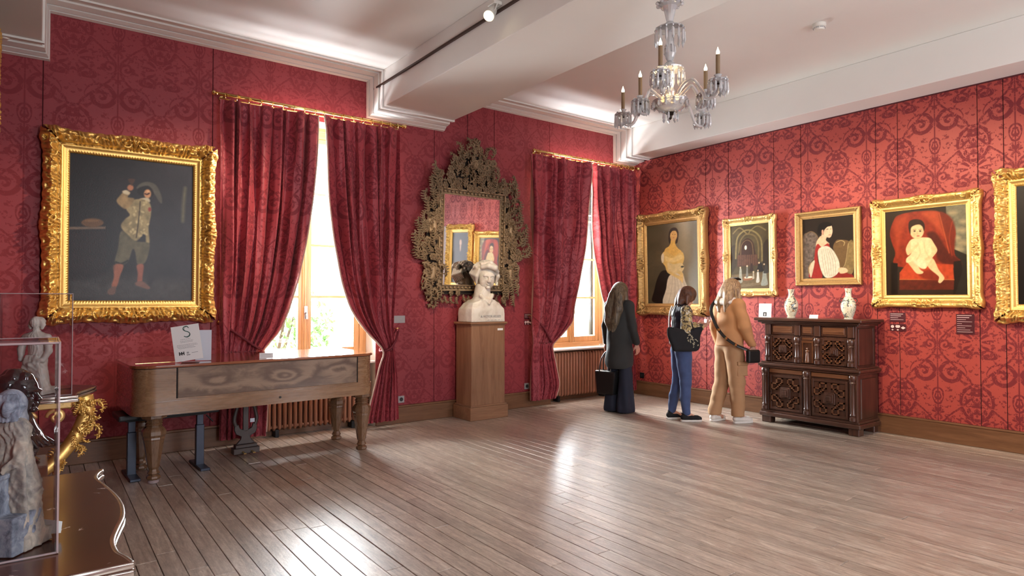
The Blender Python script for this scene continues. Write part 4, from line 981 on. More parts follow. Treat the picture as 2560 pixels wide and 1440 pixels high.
tieback(t, (-.06, -.10, 1.15), (-.41, -.21, .875), 0)
def rod(label, x0, x1, rings, z=3.425):
    t = thing('curtain_rod', label, 'curtain rod', (0, 0, 0), group=None); y = -.155
    MB().tube([(x0, y, z), (x1, y, z)], .0165, 14).build('pole', M['brass'], t, smooth=True)
    MB().tube([(x0 + .03, y + .05, z - .03), (x1 - .03, y + .05, z - .03)], .008, 8).build('cord_rail', M['brass'], t, smooth=True)
    for x, s_ in ((x0, -1), (x1, 1)):
        MB().lathe([(.017, 0), (.022, .006), (.012, .014), (.024, .026), (.026, .036), (.018, .048), (.001, .055)], 14).build('finial', M['brass'], t, auto=True, loc=(x, y, z), rot=(0, s_*PI/2, 0))
        bx = x - s_*.07; MB().tube([(bx, -.012, z - .01), (bx, -.03, z - .01)], .028, 12).tube([(bx, -.02, z - .01), (bx, y + .0, z - .012)], .008, 8).build('bracket', M['brass'], t, smooth=False)
    rp = [(math.cos(a)*.029, 0, math.sin(a)*.029) for a in np.linspace(0, 2*PI, 19)[:-1]]
    rm = MB().tube([(0, p[0], p[2]) for p in rp], .0042, 6, closed=True).mesh('ring', True); rm.materials.append(M['brass'])
    for x in rings:
        link_mesh('ring', rm, None, t, (x, y, z - .010), (0, random.uniform(-.2, .2), random.uniform(-.25, .25)))
    return t
rod('polished brass curtain rod with rings above the left window', -6.00, -4.03, [-5.93, -5.82, -5.71, -5.60, -5.49, -5.38, -5.27, -5.16, -5.05, -4.95, -4.84, -4.73, -4.62, -4.51, -4.40, -4.29, -4.18, -4.09])
rod('polished brass curtain rod with rings above the far right window', -2.06, -.09, [-2.0, -1.88, -1.77, -1.66, -1.55, -1.44, -1.33, -1.22, -1.12, -1.02, -.90, -.78, -.66, -.54, -.42, -.30, -.18])

# ------------------------------------------------------------------ mirror with carved limewood frame
t = thing('carved_mirror', 'tall mirror in a carved frame of flowers and leaves behind the marble bust', 'mirror', (-3.02, -.012, 0))
mx0, mx1, mz0, mz1 = -.415, .415, 1.62, 2.72
MB().box(mx0 - .08, mx1 + .08, -.03, 0, mz0 - .08, mz1 + .08).build('back_board', M['carved'], t)
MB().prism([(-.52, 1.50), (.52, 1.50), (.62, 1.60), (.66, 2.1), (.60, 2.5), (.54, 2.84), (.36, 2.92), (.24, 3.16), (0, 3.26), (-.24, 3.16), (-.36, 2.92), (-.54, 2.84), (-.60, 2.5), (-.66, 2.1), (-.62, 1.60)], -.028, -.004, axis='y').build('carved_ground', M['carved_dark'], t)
MB().box(mx0, mx1, -.036, -.031, mz0, mz1).build('mirror_glass', M['mirror'], t)
fm = MB()
for a, b2, hgt in ((0, .012, .050), (.055, .075, .062)):
    fm.box(mx0 - b2, mx1 + b2, -hgt, -.03, mz0 - b2, mz0 - a).box(mx0 - b2, mx1 + b2, -hgt, -.03, mz1 + a, mz1 + b2).box(mx0 - b2, mx0 - a, -hgt, -.03, mz0 - a, mz1 + a).box(mx1 + a, mx1 + b2, -hgt, -.03, mz0 - a, mz1 + a)
fm.build('inner_moulding', M['carved_pale'], t, bevel=.003)
bd = MB().sph((0, 0, 0), .016, 8, 6).mesh('bead', True); bd.materials.append(M['carved_pale'])
for k in range(16):
    for z in (mz0 - .034, mz1 + .034): link_mesh('bead', bd, None, t, (mx0 + (mx1 - mx0)*k/15, -.044, z))
for k in range(1, 21):
    for x in (mx0 - .034, mx1 + .034): link_mesh('bead', bd, None, t, (x, -.044, mz0 - .034 + (mz1 - mz0 + .068)*k/21))
# flower: ring of petals round a hollow heart; leaf: curled acanthus
fl = MB()
for k in range(6):
    a = 2*PI*k/6; fl.sph((math.cos(a)*.55, -.10, math.sin(a)*.55), .42, 8, 6, 1, .55, .95)
fl.tube([(math.cos(q)*.42, -.35, math.sin(q)*.42) for q in np.linspace(0, 2*PI, 15)[:-1]], .15, 6, closed=True)
fl.sph((0, -.12, 0), .25, 8, 6)
flm = fl.mesh('carved_flower', True)
def leaf_mesh(lobes=4, mat=None):
    mb = MB(); sp = crom([(0, 0, 0), (.15, -.25, .35), (.05, -.35, .75), (-.25, -.25, 1.0), (-.45, -.1, .85)], 5)
    mb.tube(sp, [.13*(1 - .6*i/len(sp)) for i in range(len(sp))], 6)
    for i in range(2, len(sp) - 3, 3):
        p = sp[i]; L = .36*(1 - .45*i/len(sp))
        for sg in (-1, 1):
            q = crom([p, p + Vector((sg*L*.6, -.10, L*.35)), p + Vector((sg*L*.95, .05, L*.9))], 4); mb.tube(q, [.10*(1 - .7*j/len(q)) + .012 for j in range(len(q))], 6, flat=.7)
    return mb.mesh('carved_leaf', True)
lfm = leaf_mesh()
for me in (flm, lfm): me.materials.append(M['carved'])
rr = random.Random(11)
def put(me, nm, x, z, sz, ang, y=-.04, fl_=1):
    o = link_mesh(nm, me, None, t, (x, y - rr.uniform(0, .035), z), (rr.uniform(-.25, .25), ang, rr.uniform(-.3, .3))); o.scale = (sz*fl_, sz*rr.uniform(.8, 1.1), sz); return o
# outline half width of the carving at height z
def halfw(z):
    return float(np.interp(z, [1.44, 1.52, 1.66, 1.85, 2.05, 2.30, 2.55, 2.72, 2.86, 2.92, 3.00, 3.10, 3.22, 3.31], [.58, .62, .68, .72, .75, .72, .62, .60, .60, .56, .38, .32, .26, .10]))
ccx = .0
for sgn in (-1, 1):
    z = 1.50
    while z < 2.98:
        hw = halfw(z); inn = .50; k = 0
        xs = np.arange(inn + .01, hw + .03, .064)
        for x in xs:
            s_ = rr.uniform(.052, .070)
            xx = sgn*(x + rr.uniform(-.015, .015))
            if (k + int(z*13)) % 3 == 0 or x > hw - .04: put(lfm, 'carved_leaf', xx, z + rr.uniform(-.02, .02), s_*2.0, sgn*rr.uniform(.2, 1.1) + (0 if z > 1.9 else PI), fl_=sgn)
            else: put(flm, 'carved_flower', xx, z + rr.uniform(-.02, .02), s_*.95, rr.uniform(0, 6))
            k += 1
        z += .072
for z in np.arange(2.82, 3.30, .068):
    hw = min(halfw(z), .50 if z < 2.9 else 9)
    for x in np.arange(-hw, hw + .01, .070):
        if abs(x) < .05 and 3.0 < z < 3.2: continue
        xx = x + rr.uniform(-.015, .015)
        if rr.random() < .42: put(lfm, 'carved_leaf', xx, z, rr.uniform(.10, .13), -x*2.2 + rr.uniform(-.6, .6), fl_=rr.choice([-1, 1]))
        else: put(flm, 'carved_flower', xx, z, rr.uniform(.046, .064), rr.uniform(0, 6))
for x in np.arange(-.47, .48, .085):
    put(flm if int(x*100) % 2 else lfm, 'carved_flower', x, 1.50 + rr.uniform(-.02, .02), rr.uniform(.040, .050), rr.uniform(0, 6)); put(lfm, 'carved_leaf', x, 1.475, .075, PI + rr.uniform(-.6, .6))
cp = MB()   # large side scrolls on each flank
for sgn in (-1, 1):
    for zc, sz, mir in ((2.30, .24, 1), (1.78, .22, -1)):
        pts, rs_ = scroll_mesh(sz*.42, .020, 1.15); cp = MB().tube([(sgn*(.60 + p[0]*.55), p[1] - .05, zc + mir*p[2]*1.1) for p in pts], [r_*1.4 for r_ in rs_], 8); cp.build('side_scroll', M['carved_pale'], t, smooth=True)
sd = Sdf((-.10, -.16, 3.0), (.10, .0, 3.24), .005)
sd.ell((0, -.06, 3.11), (.040, .045, .055), .01).ell((0, -.105, 3.105), (.010, .014, .014), .01).ell((0, -.10, 3.08), (.018, .010, .006), .006).ell((-.018, -.105, 3.122), (.010, .008, .005), .006, 's').ell((.018, -.105, 3.122), (.010, .008, .005), .006, 's')
for k in range(9):
    a = PI*(k/8); sd.ell((math.cos(a)*.045, -.06, 3.12 + math.sin(a)*.05), .017, .008)
sd.build('cherub_head', M['carved_pale'], t)
t.rotation_euler = (0, 0, 0)
for ch in t.children:
    ch.matrix_local = Matrix.Translation((0, 0, 1.45)) @ Matrix.Rotation(.040, 4, 'X') @ Matrix.Translation((0, 0, -1.45)) @ Matrix.LocRotScale(ch.location, ch.rotation_euler, ch.scale)

# ------------------------------------------------------------------ pedestal and marble bust
M['pedestal'] = wood('pedestal_oak', (0.20, 0.090, 0.042, 1), (0.36, 0.19, 0.10, 1), .42, 'z', .8, coat=.15)
M['pedestal_h'] = wood('pedestal_oak_h', (0.20, 0.090, 0.042, 1), (0.36, 0.19, 0.10, 1), .42, 'x', .8, coat=.15)
px0, px1, py0, py1 = -3.275, -2.725, -.435, -.045
t = thing('pedestal', 'tall square oak pedestal carrying the white marble bust', 'pedestal', ((px0 + px1)/2, (py0 + py1)/2, 0))
hx, hy = (px1 - px0)/2, (py1 - py0)/2
MB().box(-hx + .03, hx - .03, -hy + .03, hy - .02, .17, 1.13).build('shaft', M['pedestal'], t, bevel=.003)
MB().box(-hx, hx, -hy, hy, 0, .155).box(-hx + .012, hx - .012, -hy + .012, hy - .01, .155, .175).build('plinth', M['pedestal_h'], t, bevel=.004)
MB().box(-hx + .018, hx - .018, -hy + .018, hy - .01, 1.125, 1.14).box(-hx + .005, hx - .005, -hy + .005, hy - .0, 1.14, 1.165).build('cap', M['pedestal_h'], t, bevel=.004)
MB().box(.135, .215, -hy + .026, -hy + .030, 1.06, 1.085).build('number_label', M['paper'], t)
m, T, b = new_mat('carrara_marble', (.80, .75, .66, 1), .38); co = obj_co(T); f = T.noise(co, 9, 5, .6, .8)
T.set(b.inputs['Base Color'], T.ramp(f, [(.3, (.62, .55, .46, 1)), (.6, (.80, .75, .66, 1))])); b.inputs['Subsurface Weight'].default_value = .05; M['marble'] = m
def head_sdf(S_, c, r, face=(0, -1, 0), k=.012, hair=True):
    """head of height ~2.6 r around c, looking along -Y; all features in local axes"""
    c = Vector(c); E = lambda x, y, z, rx, ry, rz, kk=.01, op='u': S_.ell(c + Vector((x, y, z))*r, (rx*r, ry*r, rz*r), kk*r*12, op)
    E(0, .12, .32, .80, .95, .82); E(0, -.25, -.10, .66, .66, .85); E(0, -.36, -.70, .40, .36, .34)         # skull, face, chin
    E(-.34, -.42, -.40, .26, .36, .44); E(.34, -.42, -.40, .26, .36, .44)
    E(0, -.80, .18, .50, .14, .12)                                                                       # brow
    E(-.27, -.92, .02, .17, .12, .10, .006, 's'); E(.27, -.92, .02, .17, .12, .10, .006, 's')
    E(-.27, -.76, .02, .13, .10, .07, .002); E(.27, -.76, .02, .13, .10, .07, .002)
    S_.cap(c + Vector((0, -.86, .10))*r, c + Vector((0, -1.08, -.22))*r, .085*r, .12*r, .05*r); E(-.09, -1.0, -.25, .08, .09, .06); E(.09, -1.0, -.25, .08, .09, .06)
    E(0, -.90, -.46, .20, .08, .035, .004); E(0, -.88, -.54, .17, .09, .05, .004); S_.ell(c + Vector((0, -.985, -.50))*r, (.2*r, .035*r, .014*r), .004*r, 's')
    E(0, -.80, -.78, .20, .16, .14)
    for sx in (-1, 1): E(sx*.80, .02, -.05, .08, .17, .26, .004); S_.ell(c + Vector((sx*.87, -.02, -.03))*r, (.04*r, .09*r, .14*r), .01*r, 's')
BZ = 1.166
t = thing('marble_bust', 'white marble bust of a man on the tall oak pedestal', 'bust', (-3.0, -.255, BZ), 0)
S1 = Sdf((-.28, -.21, -.005), (.28, .21, .46), .006)
S1.box((0, .0, .13), (.243, .155, .145), .0, rnd=.008)
S1.warp(lambda X, Y, Z: .55*np.clip(Z - .16, 0, 1)*np.clip((np.abs(X) - .10)/.10, 0, 2.2) + .10*np.clip(Z - .1, 0, 1)*np.clip(np.abs(X)/.2, 0, 1))
S1.cap((0, .02, .12), (.01, -.015, .42), .125, .094, .05).ell((-.09, -.13, .15), (.10, .035, .08), .03).ell((.09, -.13, .15), (.10, .035, .08), .03)
S1.box((0, .0, -.06), (.5, .5, .058), .0, 's').box((0, .0, .012), (.243, .155, .012), .0)
S1.cap((-.075, -.10, .32), (.0, -.168, .22), .026, .014, .012).cap((.085, -.10, .32), (.0, -.168, .22), .026, .014, .012)
S1.build('chest', M['marble'], t)
S2 = Sdf((-.26, -.27, -.30), (.26, .27, .30), .0055); hr = .150
head_sdf(S2, (0, 0, 0), hr)
S2.cap((0, .03, -.09), (0, .045, -.22), .088, .092, .03)
for k in range(110):   # wavy locks
    a = rr.uniform(0, 2*PI); el = rr.uniform(-.10, 1.4); d0 = Vector((math.cos(a)*math.cos(el), math.sin(a)*math.cos(el), math.sin(el)))
    if d0.y < -.22 and d0.z < .80: continue
    p = Vector((d0.x*.128, .02 + d0.y*.150, .048 + d0.z*.132)); tn = Vector((d0.x*.3 + .5*math.cos(a*3), .35, -.60)).normalized()
    S2.chain([p, p + tn*.035 + d0*.008, p + tn*.07 - d0*.004], [.016, .019, .007], .008)
for sx in (-1, 1):
    for k in range(7): S2.chain([(sx*(.112 + .004*k), -.055 + .026*k, .085 - .006*k), (sx*(.138 + .002*k), -.062 + .028*k, .01), (sx*(.126), -.045 + .026*k, -.085 + .005*k)], [.020, .026, .010], .010)
S2.chain([(-.085, -.095, .125), (-.02, -.135, .150), (.06, -.140, .128), (.125, -.085, .07)], [.024, .032, .030, .018], .018); S2.chain([(-.08, -.07, .16), (.02, -.10, .178), (.11, -.07, .13)], [.022, .026, .016], .015)
S2.build('head', M['marble'], t, loc=(.03, -.045, .560), rot=(R(14), 0, R(-14)))
MX = Matrix.Translation((.03, -.163, .055)) @ Matrix.Rotation(PI/2, 4, 'X')
text_mesh('A VICTOR HUGO', .038, M['ink_grey'], t, MX, 'carved_lettering', .0015)
for k in range(14): MB().box(-.04 + .017*k, -.028 + .017*k, -.1645, -.1605, .020, .020 + .003*(k % 3)).build('carved_lettering', M['ink_grey'], t)
# ------------------------------------------------------------------ square piano
def walnut(name, c0, c1, c2, knots=()):
    m, T, b = new_mat(name, c0, .28); x, y, z = T.sep(obj_co(T))
    warp = T.noise(T.xyz(T.m('MULTIPLY', x, 2.2), y, T.m('MULTIPLY', z, 5.0)), 2.0, 4, .6, .8)
    v = T.m('ADD', T.m('MULTIPLY', z, 26.0), T.m('MULTIPLY', warp, 8.5))
    for kx, kz, s_ in knots:
        dx = T.m('MULTIPLY', T.m('SUBTRACT', x, kx), 1.1); dz = T.m('MULTIPLY', T.m('SUBTRACT', z, kz), 3.0)
        r2 = T.m('ADD', T.m('MULTIPLY', dx, dx), T.m('MULTIPLY', dz, dz))
        v = T.m('ADD', v, T.m('MULTIPLY', T.m('DIVIDE', s_, T.m('ADD', .10, T.m('MULTIPLY', r2, 6.0))), 1.0))
    w = T.m('MULTIPLY', T.m('ADD', T.m('SINE', v), 1.0), .5)
    fine = T.noise(T.xyz(T.m('MULTIPLY', x, 3), T.m('MULTIPLY', y, 20), T.m('MULTIPLY', z, 45)), 3, 4, .6)
    f = T.m('ADD', T.m('MULTIPLY', w, .42), T.m('ADD', T.m('MULTIPLY', warp, .28), T.m('MULTIPLY', fine, .30)))
    T.set(b.inputs['Base Color'], T.ramp(f, [(.25, c0), (.5, c1), (.8, c2)])); b.inputs['Coat Weight'].default_value = .7; b.inputs['Coat Roughness'].default_value = .10
    return m
M['walnut_front'] = walnut('figured_walnut_veneer', (.110, .062, .038, 1), (.21, .135, .085, 1), (.34, .235, .155, 1), [(.12, .78, 1.3), (-.42, .78, .8), (.62, .80, -.9)])
M['walnut'] = wood('plain_walnut', (.17, .085, .038, 1), (.36, .21, .11, 1), .27, 'x', .8, coat=.7, figure=1.2)
M['walnut_dark'] = wood('dark_walnut', (.10, .048, .022, 1), (.24, .13, .065, 1), .28, 'z', .8, coat=.7)
M['lid'] = wood('polished_mahogany_lid', (.20, .055, .022, 1), (.40, .15, .065, 1), .14, 'x', .8, coat=1.0)
M['steel_blue'] = simple('blue_grey_powder_coated_steel', (.055, .068, .10, 1), .38, .3, bmp=.02)
M['leather_black'] = simple('black_leatherette', (.012, .012, .013, 1), .45, bmp=.05)
M['lyre'] = simple('dark_ebonised_wood', (.065, .048, .042, 1), .4, bmp=.05)
P = thing('square_piano', 'antique square piano in figured walnut with turned octagonal legs', 'piano', (-5.805, -.745, 0), .05)
hx, hy = .995, .43
def rrect(hx_, hy_, rf, rb, n=7):
    pts = []
    for cx, cy, r, a0 in ((hx_ - rf, -hy_ + rf, rf, -PI/2), (hx_ - rb, hy_ - rb, rb, 0), (-hx_ + rb, hy_ - rb, rb, PI/2), (-hx_ + rf, -hy_ + rf, rf, PI)):
        for k in range(n + 1): a = a0 + PI/2*k/n; pts.append((cx + r*math.cos(a), cy + r*math.sin(a)))
    return pts
MB().prism(rrect(hx, hy, .15, .02), .660, .905).build('case', M['walnut'], P, auto=True, bevel=.0)
MB().prism(rrect(hx + .008, hy + .008, .155, .02), .545, .650).prism(rrect(hx + .002, hy + .002, .152, .02), .650, .662).build('lower_rim', M['walnut'], P, auto=True)
MB().box(-.70, .80, -hy - .004, -hy + .02, .668, .898).build('front_panel', M['walnut_front'], P, bevel=.002)
MB().box(-.712, -.702, -hy - .0015, -hy + .01, .665, .902).box(.802, .812, -hy - .0015, -hy + .01, .665, .902).build('panel_joint', M['gap'], P)
MB().prism(rrect(hx + .018, hy + .018, .165, .02), .908, .922).prism(rrect(hx + .010, hy + .010, .16, .02), .922, .928).build('lid', M['lid'], P, auto=True)
MB().prism(rrect(hx + .004, hy + .004, .15, .02), .902, .909).build('lid_shadow_gap', M['gap'], P)
MB().box(-.95, -.62, -.17, -.166, .9275, .9295).build('lid_hinge', M['brass'], P)
MB().cyl((.09, -hy - .010, .598), (.09, -hy - .016, .598), .009, n=10).build('lock_escutcheon', M['ink'], P)
MB().box(hx - .01, hx + .035, -.14, -.06, .60, .70).build('side_block', M['walnut_dark'], P, bevel=.006)
legp = [(.045, .0), (.052, .012), (.050, .028), (.034, .040), (.046, .052), (.036, .070), (.034, .085), (.042, .105), (.075, .325), (.080, .335), (.078, .350), (.088, .370), (.088, .400), (.070, .428), (.056, .440), (.064, .450), (.056, .462), (.066, .472), (.056, .485), (.062, .497), (.092, .508), (.095, .535), (.088, .546)]
lm = MB().lathe(legp, 8, rot=PI/8).mesh('leg'); lm.materials.append(M['walnut_dark'])
for x, y, nm in ((-.835, -.27, 0), (.93, -.27, 1), (.93, .30, 1), (-.835, .27, 1)): link_mesh('leg', lm, None, P, (x, y, .0 if nm else .03)).scale = (1, 1, 1 if nm else .945)
MB().lathe([(.034, 0), (.040, .006), (.040, .022), (.030, .030)], 14, (-.835, -.27, 0)).build('caster_cup', M['acrylic_edge'], P, auto=True)
# pedal lyre
ly = .20; L = MB()
L.box(-.115, .115, ly - .045, ly + .045, .022, .075).box(-.095, .095, ly - .035, ly + .035, .075, .105)
L.prism([(-.085, .105), (.085, .105), (.045, .150), (.040, .175), (.085, .20), (.10, .235), (.10, .27), (.065, .29), (.052, .25), (0, .225), (-.052, .25), (-.065, .29), (-.10, .27), (-.10, .235), (-.085, .20), (-.040, .175), (-.045, .150)], ly - .012, ly + .012, axis='y')
L.build('lyre_base', M['lyre'], P, bevel=.004)
for sx in (-1, 1):
    MB().tube(crom([(sx*.083, ly, .27), (sx*.100, ly, .33), (sx*.082, ly, .42), (sx*.062, ly, .49), (sx*.085, ly, .545)], 6), .017, 8, flat=.75, up=(0, 1, 0)).build('lyre_arm', M['lyre'], P, smooth=True)
MB().box(-.024, .024, ly - .010, ly + .010, .22, .545).build('lyre_slat', M['lyre'], P, bevel=.003)
MB().tube([(-.13, ly, .46), (.12, ly, .46)], .005, 6).build('lyre_rod', M['lyre'], P)
for sx in (-.035, .045): MB().tube([(sx, ly - .04, .045), (sx + .005, ly - .10, .035)], [.010, .014], 8, flat=.4).build('pedal', M['brass'], P)
MB().box(.035, .075, ly - .020, ly - .014, .30, .335).build('tag_label', M['paper2'], P)
# keyboard bench behind the left legs
t = thing('piano_bench', 'black adjustable bench on blue-grey steel T legs under the piano', 'bench', (-6.49, -.735, 0), .05)
MB().box(-.37, .37, -.17, .17, .475, .520).build('seat', M['leather_black'], t, bevel=.012, seg=2)
MB().box(-.30, .30, -.03, .03, .445, .475).build('cross_rail', M['black_iron'], t, bevel=.003)
for sx in (-1, 1):
    MB().box(sx*.255 - .032, sx*.255 + .032, -.026, .026, .018, .36).build('leg', M['steel_blue'], t, bevel=.004)
    MB().box(sx*.255 - .026, sx*.255 + .026, -.020, .020, .36, .475).build('leg_slide', M['steel_blue'], t, bevel=.003)
    MB().box(sx*.255 - .038, sx*.255 + .038, -.20, .20, .0, .022).build('foot', M['steel_blue'], t, bevel=.004)
MB().tube([(.30, -.03, .44), (.35, -.05, .38)], .006, 6).build('height_lever', M['black_iron'], t)

# printed sheets on the lid
LZ = .929
def sheet(name, label, loc, rz, tilt, roll, w, h, mat, group=None, th=.002):
    t = thing(name, label, 'sign', loc, rz, group); t.rotation_euler = (tilt, 0, rz)
    RM = Matrix.Rotation(roll, 4, 'Y')
    o = MB().box(-w/2, w/2, 0, th, 0, h).build('board', mat, t); o.matrix_local = RM
    return t, RM
t, RM = sheet('information_board', 'white information sheet headed with a large letter S on the piano lid', (-6.385, -1.10, LZ + .018), -.35, -.14, -.16, .205, .285, M['paper'])
def lay(t, RM, x0, x1, z0, z1, mat, name='printing', y=-.0008):
    o = MB().box(x0, x1, y, -.0002, z0, z1).build(name, mat, t); o.matrix_local = RM
sp = crom([(.020, 0, .262), (.008, 0, .276), (-.012, 0, .272), (-.020, 0, .256), (-.008, 0, .240), (.012, 0, .230), (.024, 0, .214), (.016, 0, .196), (-.004, 0, .190), (-.020, 0, .198)], 5)
o = MB().tube([(p.x + .005, -.0012, p.z) for p in sp], .0030, 6, flat=.35, up=(0, 1, 0)).build('letter_s', M['ink_green'], t); o.matrix_local = RM
o = MB().tube([(p.x*.9 + .010, -.0012, p.z - .004) for p in sp], .0014, 6, flat=.35, up=(0, 1, 0)).build('letter_s', M['ink_green'], t); o.matrix_local = RM
for z, a, b2, m_ in [(.172, -.045, .030, 'ink_grey'), (.158, -.048, .048, 'ink_grey'), (.148, -.045, .045, 'ink_grey'), (.128, -.075, .07, 'ink_grey'), (.118, -.075, .075, 'ink_grey'), (.108, -.07, .05, 'ink_grey'), (.100, -.06, .06, 'ink_grey')]:
    x = a
    while x < b2: w_ = random.uniform(.006, .014); lay(t, RM, x, min(x + w_, b2), z, z + .0035, M[m_]); x += w_ + .003
for k, (x0, x1) in enumerate([(-.068, -.060), (-.052, -.044), (-.036, -.029)]): lay(t, RM, x0, x1, .048, .076, M['ink'])
lay(t, RM, -.068, -.036, .058, .066, M['ink']); lay(t, RM, -.012, .004, .055, .070, M['ink_grey']); lay(t, RM, -.014, .012, .043, .047, M['ink']); lay(t, RM, .024, .070, .056, .060, M['ink_grey'])
o = MB().box(-.06, .07, -.035, .05, -.0145, -.0105).build('stand', M['acrylic_edge'], t); o.matrix_local = Matrix.Rotation(0, 4, 'Y')
t, RM = sheet('information_board', 'bluish sheet standing behind the letter S board on the piano', (-6.265, -1.00, LZ + .003), -.35, -.05, 0.0, .12, .25, M['paper2'])
t, RM = sheet('label_card', 'small white card standing on the middle of the piano lid', (-5.785, -1.085, LZ), -.30, -.35, 0, .11, .048, M['paper'])
for z in (.034, .026, .012): lay(t, RM, -.045, .038, z, z + .002, M['ink_grey'])

# wall labels
def wlabel(label, wall, pos, z, w, h, kind, mat='maroon'):
    loc = (pos, -.0105, z) if wall == 'b' else (-.0105, pos, z); t = thing('wall_label', label, 'label', loc, 0 if wall == 'b' else -PI/2)
    MB().box(-w/2, w/2, -.004, 0, -h/2, h/2).build('plate', M[mat], t, bevel=.0008)
    ink = M['print_pink'] if mat == 'maroon' else M['ink_grey']
    if kind == 'text':
        n = max(3, int(h/.022)); 
        for k in range(n):
            z_ = h/2 - .012 - (h - .020)*k/n; f = [.9, .75, .55, .92, .3, .88, .5, .8, .95, .4][k % 10]; MB().box(-w/2 + .008, -w/2 + .008 + (w - .016)*f, -.0048, -.0038, z_ - .005, z_ - (.0 if k < 2 else .002)).build('text_line', ink, t)
    else:
        MB().lathe([(.016, 0), (.016, .001)], 16).build('pictogram', ink, t, loc=(-w*.33, -.004, h*.15), rot=(PI/2, 0, 0))
        MB().prism([(-.024, .0), (-.018, .016), (.018, .016), (.024, .0), (.014, -.012), (-.014, -.012)], -.0048, -.0038, axis='y').build('pictogram', ink, t, loc=(0, 0, h*.15))
        MB().prism([(-.024, 0), (0, .016), (.024, 0), (0, -.016)], -.0048, -.0038, axis='y').build('pictogram', ink, t, loc=(w*.33, 0, 0))
        for x in (-w*.33, 0): MB().prism([(-.012, 0), (0, .008), (.012, 0), (0, -.008)], -.0048, -.0038, axis='y').build('pictogram', ink, t, loc=(x, 0, -h*.3))
wlabel('grey wall label beside the left window curtain', 'b', -3.985, 1.205, .14, .085, 'text', 'grey_plastic')
wlabel('maroon text label left of the far window curtain', 'b', -2.085, 1.210, .125, .075, 'text'); wlabel('small maroon pictogram plate left of the far window curtain', 'b', -2.085, 1.125, .125, .055, 'pic')
wlabel('maroon text label just right of the cabinet', 'r', -3.755, 1.245, .155, .10, 'text'); wlabel('maroon pictogram plate under the label right of the cabinet', 'r', -3.757, 1.135, .158, .075, 'pic')
wlabel('tall maroon text label under the right corner of the child painting', 'r', -4.372, 1.190, .155, .20, 'text')
wlabel('pink wall label between the two women', 'r', -1.375, 1.165, .10, .10, 'text', 'pink_card') if 'pink_card' in M else None
# ------------------------------------------------------------------ foreground: consoles, cases and statues on the left
def vein_marble(name, base, vein, scale=1.0):
    m, T, b = new_mat(name, base, .20); co = world_co(T)
    n = T.noise(co, 5*scale, 5, .6, 1.4); w = T.m('ABSOLUTE', T.m('SUBTRACT', n, .5))
    msk = T.m('MULTIPLY', T.m('SUBTRACT', 1.0, T.sstep(w, .003, .012)), T.sstep(T.noise(co, 7*scale, 2), .58, .66))
    cl = T.mix(T.noise(co, 3, 4, .6), tuple(c*.8 for c in base[:3]) + (1,), tuple(c*1.25 for c in base[:3]) + (1,))
    T.set(b.inputs['Base Color'], T.mix(msk, cl, vein)); b.inputs['Coat Weight'].default_value = .15; b.inputs['Coat Roughness'].default_value = .10
    return m
M['marble_brown'] = vein_marble('brown_griotte_marble', (.105, .040, .024, 1), (.75, .62, .55, 1)); M['marble_black'] = vein_marble('black_console_marble', (.020, .014, .014, 1), (.5, .4, .4, 1))
M['edge_highlight'] = simple('marble_edge_highlight', (.52, .47, .42, 1), .18, .85, var=.15, scale=8, bmp=.02)  # silver tone paints the window highlights along the dark marble edge
M['black_stone'] = simple('polished_black_stone', (.010, .010, .011, 1), .10, bmp=.02, **{'Coat Weight': .6})
m, T, b = new_mat('weathered_terracotta', (.5, .45, .38, 1), .8); co = obj_co(T)
T.set(b.inputs['Base Color'], T.ramp(T.noise(co, 22, 5, .65, .5), [(.32, (.20, .19, .19, 1)), (.48, (.42, .38, .32, 1)), (.66, (.66, .56, .44, 1))])); bump(T, b, T.noise(co, 90, 4), .35, .002); M['terracotta'] = m
m, T, b = new_mat('blue_grey_stone', (.3, .33, .38, 1), .85); co = obj_co(T)
T.set(b.inputs['Base Color'], T.ramp(T.noise(co, 26, 5, .65, .6), [(.32, (.10, .115, .15, 1)), (.5, (.30, .34, .41, 1)), (.66, (.50, .53, .57, 1))])); bump(T, b, T.noise(co, 110, 4), .4, .002); M['stone_blue'] = m
def console(label, pts, ztop, xw, mat, thick=.035, legs=(), aprons=()):
    """pts: front outline (x, y) from near end to far end; xw: wall side x"""
    t = thing('console_table', label, 'console table', (0, 0, 0))
    fr = [(p.x, p.y) for p in crom([(a, b2, 0) for a, b2 in pts], 6)]
    poly = [(xw, fr[0][1])] + fr + [(xw, fr[-1][1])]
    MB().prism(poly, ztop - thick, ztop).build('marble_top', mat, t, bevel=.006, seg=2)
    e1 = [(x, y, ztop - .008) for x, y in [(xw, fr[0][1])] + fr + [(xw, fr[-1][1])]]
    MB().tube(e1, .0075, 8).build('edge_bead', M['edge_highlight'], t, smooth=True)
    MB().tube([(x, y, ztop - .028) for x, y, _ in e1], .0095, 8).build('edge_bead', M['edge_highlight'], t, smooth=True)
    return t, fr
nf = [(-7.170, -4.960), (-7.182, -4.905), (-7.197, -4.850), (-7.197, -4.76), (-7.178, -4.66), (-7.157, -4.56), (-7.148, -4.44), (-7.153, -4.32), (-7.170, -4.18), (-7.188, -4.06), (-7.186, -3.98), (-7.160, -3.915)]
t, fr = console('brown marble console with serpentine edge in the left foreground', nf, .80, XL + .02, M['marble_brown'])
MB().prism([(XL + .03, -4.93)] + [(x - .045, y*.985 - .066) for x, y in fr] + [(XL + .03, -3.95)], .66, .764).build('apron', M['gold'], t)
lfg = leaf_mesh(); lfg.materials.append(M['gold'])
